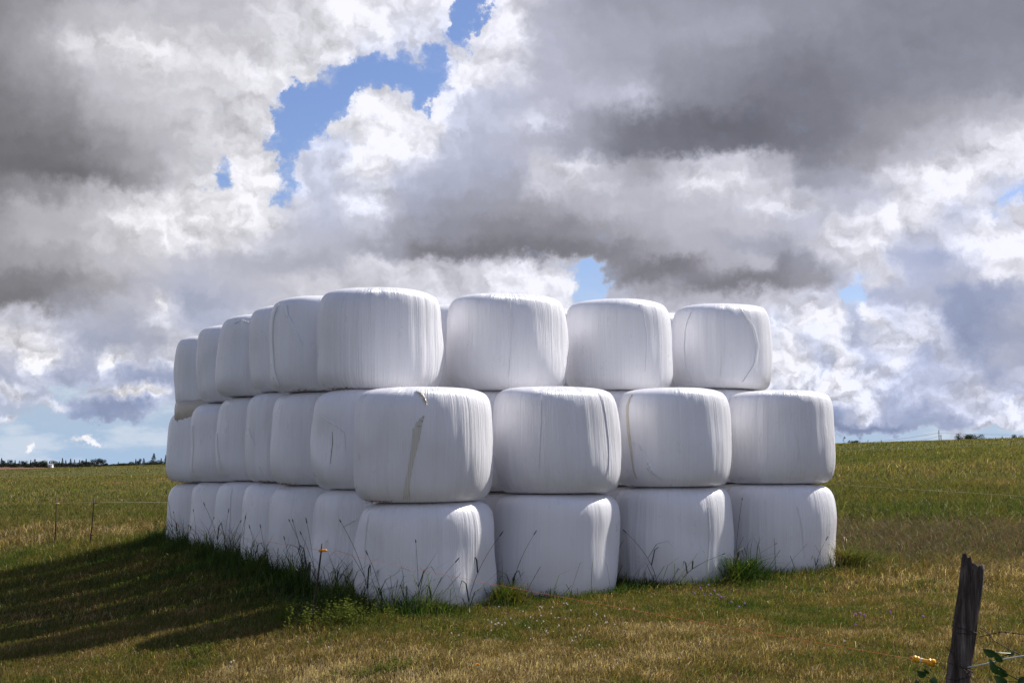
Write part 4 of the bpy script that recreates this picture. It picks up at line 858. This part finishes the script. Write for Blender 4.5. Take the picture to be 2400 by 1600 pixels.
def barbed(pts, label, name='barbed_wire', barbs=()):
    e = empty(name, pts[0]); tag(e, label, 'wire'); o = Vector(pts[0]); m = MB()
    P_ = [Vector(p)-o for p in pts]; Q = []
    for a, b in zip(P_[:-1], P_[1:]):
        for k in range(8): Q.append(a.lerp(b, k/8))
    Q.append(P_[-1]); tw = [[], []]
    for k, q in enumerate(Q):
        for s_ in (0, 1): tw[s_].append(q+Vector((0, math.cos(k*1.4+s_*PI)*.0016, math.sin(k*1.4+s_*PI)*.0016)))
    for s_ in (0, 1): m.tube(tw[s_], .0013, 4)
    m.build('strand', M_RUST, e)
    for f in barbs:
        q = Q[int(f*(len(Q)-1))]; b = MB()
        b.tube([q+Vector((-.004, 0, .016)), q+Vector((.003, 0, 0)), q+Vector((.002, .004, -.016))], .0011, 4); b.tube([q+Vector((.008, 0, .013)), q, q+Vector((-.008, -.004, -.014))], .0011, 4); b.build('barb', M_RUST, e)
barbed([at(2248, 1462, 6.35), at(2300, 1450, 6.3), at(2352, 1456, 6.2), at(2440, 1462, 6.0)], 'rusty barbed wire leaving the grey post level to the right', barbs=(.3, .75))
barbed([at(2250, 1440, 6.35), at(2268, 1452, 6.3), at(2282, 1470, 6.28), at(2310, 1486, 6.25), at(2345, 1503, 6.2)], 'loose rusty barbed wire end drooping below the level strand by the post', barbs=(.35, .8))
barbed([at(2170, 1483, 6.27), at(2190, 1500, 6.27), at(2208, 1530, 6.27), at(2228, 1552, 6.27), at(2242, 1566, 6.28)], 'short twisted wire end slanting down the front of the grey post', name='wire_end', barbs=(.7,))
rp = MB(); P_ = [at(2222, 1532, 6.3), at(2262, 1524, 6.25), at(2310, 1512, 6.2), at(2352, 1505, 6.15), at(2450, 1492, 6.0)]
rp.tube([p-P_[0] for p in P_], .0034, 6); o = rp.build('rope', M_ROPE, None); o.location = P_[0]; tag(o, 'white twisted rope running from the grey post off to the right', 'rope')
# broad-leaved sprigs by the post
def sprig(name, foot, leaves, label):
    g = Vector((foot.x, foot.y, gz(foot.x, foot.y))); e = empty(name, g); tag(e, label, 'plant'); st = MB(); tips = []
    for (px, py, Y, L, w_, rot, tilt) in leaves:
        c = at(px, py, Y)-g; tips.append(c)
        d = Vector((math.cos(rot), 0, math.sin(rot))); s_ = Vector((-math.sin(rot)*math.cos(tilt), math.sin(tilt), math.cos(rot)*math.cos(tilt))); nrm = d.cross(s_)
        lf = MB(); vs = []
        for k in range(11):
            t = k/10; w2 = w_*math.sin(PI*t**.8)**.8*.5 if 0 < t < 1 else .0004
            sp_ = c+d*L*(t-.5)+nrm*(.10*L*math.sin(PI*t))
            for q in (-1, -.5, 0, .5, 1): vs.append(sp_+s_*w2*q+nrm*(.25*w2*abs(q)))
        lf.add(vs, [(k*5+q, k*5+q+1, k*5+q+6, k*5+q+5) for k in range(10) for q in range(4)])
        lf.build('leaf', M_LEAF, e)
    tips.sort(key=lambda v: v.z); pts = [Vector((0, 0, -.02))]+[Vector((0, 0, 0)).lerp(tips[0], .6)]+tips
    st.tube(pts, [.004]+[.0032]*(len(pts)-1), 6); st.build('stem', M_LEAF, e)
sprig('leafy_sprig', at(2290, 1568, 6.1), [(2272, 1497, 6.1, .062, .036, 2.7, .3), (2293, 1508, 6.12, .055, .030, 2.2, .6), (2282, 1530, 6.08, .075, .030, 2.0, .4), (2300, 1540, 6.1, .07, .036, 2.4, .5), (2298, 1562, 6.05, .07, .04, 2.5, .2), (2325, 1500, 6.12, .03, .012, .6, .2), (2352, 1566, 6.0, .06, .05, .3, .2)],
      'broad-leaved green sprig growing up right of the grey post')
sprig('leafy_sprig', at(2130, 1568, 6.3), [(2116, 1546, 6.3, .045, .034, 2.6, .4), (2128, 1540, 6.32, .035, .018, 2.4, .7), (2145, 1562, 6.3, .035, .034, 1.4, .3), (2106, 1566, 6.3, .03, .02, 1.8, .3)],
      'small green sprig under the amber gate handle')

# ---------------------------------------------------------------- far things
def crown(V, T, c, rx, rz, n, s, seed, cone=False, gaps=.0):
    g = np.random.default_rng(seed)
    if cone:
        t = g.uniform(0, 1, n)**1.25; rr = rx*(1-t)*(.55+.45*np.abs(np.sin(t*17+seed)))*g.uniform(.3, 1, n)**.5+.06*rx; a = g.uniform(0, 6.28, n)
        p = np.stack([rr*np.cos(a), rr*np.sin(a), (t-.5)*2*rz], 1)
    else:
        lobes = g.uniform(-.55, .55, (7, 3)); k = g.integers(0, 7, n); d = g.normal(0, 1, (n, 3)); d /= np.linalg.norm(d, axis=1)[:, None]
        p = (lobes[k]+d*g.uniform(.25, .5, (n, 1)))*[rx, rx, rz]
    p = p+c; o = g.normal(0, 1, (n, 3, 3)); o /= np.linalg.norm(o, axis=2)[:, :, None]
    v = p[:, None, :]+o*s*g.uniform(.6, 1.3, (n, 1, 1)); b = sum(len(q) for q in V)
    V.append(v.reshape(-1, 3)); T.append(np.arange(n*3).reshape(-1, 3)+b)
def tree(name, px, top, wpx, Y, kind, label, base_z=None, seed=0, group=None, mat=None):
    t = at(px, top, Y); gzv = gz(t.x, Y); h = t.z-gzv; wr = wpx*Y/F/2
    e = empty(name, (t.x, Y, gzv)); tag(e, label, 'tree' if name != 'bush' else 'bush', group)
    m = MB(); th = h*(.9 if kind == 'conifer' else .55)
    m.tube([(0, 0, -.3), (.02*h*math.sin(seed), 0, th*.5), (.03*h*math.sin(seed), 0, th)], [max(.05, .022*h), .014*h, .004*h], 6)
    if kind != 'conifer':
        for q in range(4): a = q*1.6+seed; m.tube([(0, 0, th*.55), (math.cos(a)*wr*.5, math.sin(a)*wr*.5, th*1.1)], [.010*h, .004*h], 4)
    m.build('trunk', M_BARK, e)
    V, T = [], []
    if kind == 'conifer': crown(V, T, np.array([0, 0, h*.55]), wr*1.1, h*.47, 700, h*.045, seed, True)
    elif kind == 'sparse':
        for q in range(4): g = random.Random(seed+q); crown(V, T, np.array([g.uniform(-.5, .5)*wr, 0, h*g.uniform(.62, .93)]), wr*.5, h*.09, 60, h*.022, seed+q)
    elif kind == 'pine': crown(V, T, np.array([0, 0, h*.66]), wr*1.15, h*.36, 600, h*.05, seed)
    else: crown(V, T, np.array([0, 0, h*.50]), wr*1.7, h*.54, 1500, max(.13*wr, h*.035), seed)
    np_mesh('crown', np.concatenate(V), np.concatenate(T), mat or (M_CONIF if kind in ('conifer', 'pine') else M_BROAD), e)
    return e
sc5 = lambda cx: cx/5.227/1.0204; sy5 = lambda cy: (1000+cy/5.227)/1.0204
G = 'trees of the far left treeline'
KN = {'conifer': 'dark pointed conifer in the far treeline at the left', 'pine': 'dark ragged pine in the far treeline at the left', 'broad': 'rounded dark broadleaf tree in the far treeline at the left'}
TL = [(20,385,40,'conifer'),(45,402,34,'pine'),(72,432,50,'broad'),(98,415,26,'conifer'),(126,400,46,'pine'),(155,430,40,'broad'),(186,408,26,'conifer'),(212,445,50,'broad'),(238,415,36,'conifer'),(268,404,46,'pine'),(300,405,50,'pine'),(335,450,60,'broad'),(377,403,22,'conifer'),(400,425,34,'conifer'),(428,396,64,'conifer'),(445,410,44,'pine'),(482,424,50,'broad'),
      (520,411,80,'broad'),(565,418,60,'broad'),(606,420,24,'conifer'),(665,408,58,'broad'),(700,450,40,'broad'),(727,420,28,'conifer'),(766,385,34,'conifer'),(806,408,42,'conifer'),(838,440,36,'conifer'),(866,390,34,'conifer'),(892,430,30,'broad'),(914,402,30,'conifer'),(940,430,44,'pine'),(975,405,30,'conifer'),(1000,430,34,'broad'),(1022,398,34,'pine'),(1056,394,34,'conifer'),(1085,424,60,'broad'),
      (1140,392,46,'pine'),(1170,385,46,'pine'),(1203,390,46,'pine'),(1238,384,46,'pine'),(1268,392,44,'pine'),(1295,440,30,'broad'),(1345,455,60,'broad'),(1400,450,50,'broad'),(1450,430,34,'conifer'),(1500,444,70,'broad'),(1560,425,70,'broad'),(1610,445,60,'broad'),(1664,394,26,'conifer'),(1704,385,40,'pine'),(1762,385,48,'conifer'),(1800,430,60,'broad'),(1845,412,60,'broad'),(1935,400,70,'broad'),(1975,385,34,'conifer'),(2005,410,60,'broad'),(2030,352,22,'conifer'),(2048,385,40,'pine')]
for q, (cx, cy, w5, kd) in enumerate(TL):
    tree(f'{"pine_tree" if kd == "pine" else "conifer_tree" if kd == "conifer" else "broadleaf_tree"}', sc5(cx), sy5(cy), w5/5.333*(1.6 if kd == 'broad' else 1.5), 830+(q*37 % 60), kd, KN[kd], seed=q+5, group=G)
tree('conifer_tree', sc5(1885), sy5(330), 92/5.333*1.25, 800, 'conifer', 'tallest dark spruce of the far treeline, just left of the stack', seed=91)
for q in range(44):
    cx = 8+q*46+rnd.uniform(-14, 14)
    if 600 < cx < 650: continue
    tree('broadleaf_tree', sc5(cx), sy5(rnd.uniform(436, 456)), rnd.uniform(9, 14), 905+rnd.uniform(0, 20), 'broad', 'low dark tree filling the gaps behind the far treeline at the left', seed=300+q, group='low trees behind the far treeline')
# white shed among them
def shed():
    Y = 815; c = at(sc5(622), sy5(478), Y); z0 = gz(c.x, Y); w_, d_ = 1.15, 3.; hz = at(0, sy5(462), Y).z-z0; rz = at(0, sy5(449), Y).z-z0
    e = empty('shed', (c.x, Y, z0)); tag(e, 'small white shed with a pale grey roof among the far left trees', 'shed')
    m = MB(); m.box((0, 0, hz/2), (w_*2, d_, hz)); m.add([(-w_, -d_/2, hz), (-w_, d_/2, hz), (-w_, 0, rz-.05), (w_, -d_/2, hz), (w_, d_/2, hz), (w_, 0, rz-.05)], [(0, 1, 2), (3, 5, 4)]); m.build('wall', M_BARNW, e, False)
    m = MB(); m.add([(-w_-.3, -d_/2-.4, hz-.1), (w_+.3, -d_/2-.4, hz-.1), (w_+.3, 0, rz), (-w_-.3, 0, rz), (-w_-.3, d_/2+.4, hz-.1), (w_+.3, d_/2+.4, hz-.1)], [(0, 1, 2, 3), (3, 2, 5, 4)]); r = m.build('roof', M_BARNR, e, False); md = r.modifiers.new('t', 'SOLIDIFY'); md.thickness = .15
    m = MB(); m.box((-.5, -d_/2-.03, hz*.42), (.8, .08, hz*.8)); m.build('door', M_BARNR, e, False)
shed()
# right-hand skyline
x6 = lambda cx: (1900+cx/4.704)/1.0204; y6 = lambda cy: (960+cy/4.704)/1.0204
tree('sapling_tree', x6(368), y6(285), 10, 300, 'sparse', 'lone thin sparse sapling on the right skyline, nearest the stack', seed=3, mat=M_SCRUB)
for q, (cx, cy, w_, lab) in enumerate([(492,336,23,'low rounded bush on the right skyline, beside the lone thin sapling'),(1628,248,18,'tall ragged dark bush right of the two poles, leftmost and tallest of three'),(1712,270,24,'middle bush of the three right of the two poles'),(1770,288,12,'small bush filling between the middle and right bushes of the three'),(1838,260,18,'rightmost bush of the three right of the two poles'),(2238,268,12,'small dark round bush among the fence pickets, left one of the pair'),(2302,260,11,'small dark round bush at the right edge, right one of the pair')]):
    tree('bush', x6(cx), y6(cy), w_, 330, 'broad', lab, seed=40+q, mat=M_SCRUB)
def skypole(name, px, top, Y, r, label, cat, arm=False, foot=None, group=None, tip=0):
    t = at(px, top, Y); g = gz(t.x, Y); e = empty(name, (t.x, Y, g)); tag(e, label, cat, group); m = MB()
    m.tube([(0, 0, -.4), (tip*.4, 0, (t.z-g)*.5), (tip, 0, t.z-g)], [r, r*.9, r*.75], 7); m.build('pole', M_POLE, e)
    if arm:
        a = MB(); a.box((tip, .0, t.z-g-.9), (1.5, .1, .12)); a.build('crossarm', M_POLE, e, False)
        for sx in (-.65, .65): b = MB(); b.ball((tip+sx, 0, t.z-g-.76), .09, 8, 5, (1, 1, 1.3)); b.build('insulator', M_BARNR, e)
    return Vector((t.x+tip, Y, t.z))
A1 = skypole('utility_pole', x6(1413), y6(222), 420, .14, 'taller of the two utility poles on the right skyline', 'utility pole')
A2 = skypole('utility_pole', x6(1436), y6(272), 400, .14, 'shorter utility pole just right of the taller one on the skyline', 'utility pole', False)
for cx, cy, dx, lab in ((632, 332, 0, 'short skyline post right of the low rounded bush, first of two upright ones'), (777, 330, 0, 'second upright short skyline post, midway between bush and poles'), (1022, 340, -.25, 'third skyline post, leaning left, between bush and poles'), (1258, 337, -.3, 'skyline post leaning left, nearest the utility poles')):
    skypole('skyline_post', x6(cx), y6(cy), 300, .08, lab, 'post', tip=dx)
wire('power_line', at(1890, y6(380), 700), A1-Vector((0, 0, .9)), 1.0, .035, M_POLE, 'sagging overhead line climbing from the stack side to the taller pole')
wire('power_line', A1-Vector((0, 0, .9)), at(2420, y6(274), 430), .25, .03, M_POLE, 'overhead line running right from the taller pole')
wire('power_line', at(x6(1040), y6(348), 500), A2-Vector((0, 0, .3)), .4, .03, M_POLE, 'lower overhead line reaching the shorter pole from the left')
pk = None
for q in range(46):
    cx = 1885+q*10.4+rnd.uniform(-3, 3); px = x6(cx); Y = 262+rnd.uniform(-2, 2); crest = 1067-(24.2+98*(px-1176)/F)
    top = crest-rnd.uniform(2.0, 5.4)-(q > 20)*1.0
    if pk is None: skypole('fence_picket', px, top, Y, .045, 'thin uneven wooden picket of the skyline fence at the right', 'fence picket', group='pickets of the skyline fence'); pk = bpy.data.objects[[o.name for o in COL.objects if o.name.startswith('fence_picket')][0]]; ph = at(px, top, Y).z-gz(at(px, top, Y).x, Y)
    else:
        c = copy_tree(pk); t = at(px, top, Y); c.location = (t.x, Y, gz(t.x, Y)); c.scale = (1, 1, (t.z-gz(t.x, Y))/ph); c.rotation_euler = (0, R(rnd.uniform(-4, 4)), 0)
tree('sapling_tree', x6(2116), y6(284), 5, 262, 'sparse', 'tiny sparse sapling rising from the skyline fence pickets', seed=8, mat=M_SCRUB)
# ---------------------------------------------------------------- camera, sun
cam = bpy.data.objects.new('camera', bpy.data.cameras.new('camera')); COL.objects.link(cam); S.camera = cam
cam.data.lens = F/2352*36; cam.data.sensor_width = 36; cam.data.clip_end = 20000; cam.data.clip_start = .1
cam.location = (0, 0, CAMZ); cam.rotation_euler = (PI/2+PITCH, 0, 0)
sun = bpy.data.objects.new('sun', bpy.data.lights.new('sun', 'SUN')); COL.objects.link(sun)
sun.data.energy = 5.0; sun.data.angle = R(.5); sun.data.color = (1, .955, .88)
sd = Vector((math.cos(AZ)*math.cos(EL), math.sin(AZ)*math.cos(EL), math.sin(EL)))
sun.rotation_euler = sd.to_track_quat('Z', 'Y').to_euler(); sun.location = (20, 15, 20)
S.cycles.max_bounces = 6; S.cycles.diffuse_bounces = 3; S.cycles.glossy_bounces = 2; S.cycles.transmission_bounces = 3; S.cycles.transparent_max_bounces = 4; S.cycles.caustics_reflective = False; S.cycles.caustics_refractive = False
S.cycles.use_adaptive_sampling = True; S.cycles.adaptive_threshold = .012; S.cycles.use_denoising = True; S.cycles.denoising_prefilter = 'ACCURATE'; S.cycles.denoising_input_passes = 'RGB_ALBEDO_NORMAL'
S.view_settings.view_transform = 'Standard'; S.view_settings.look = 'None'; S.view_settings.gamma = 1; S.view_settings.exposure = .38
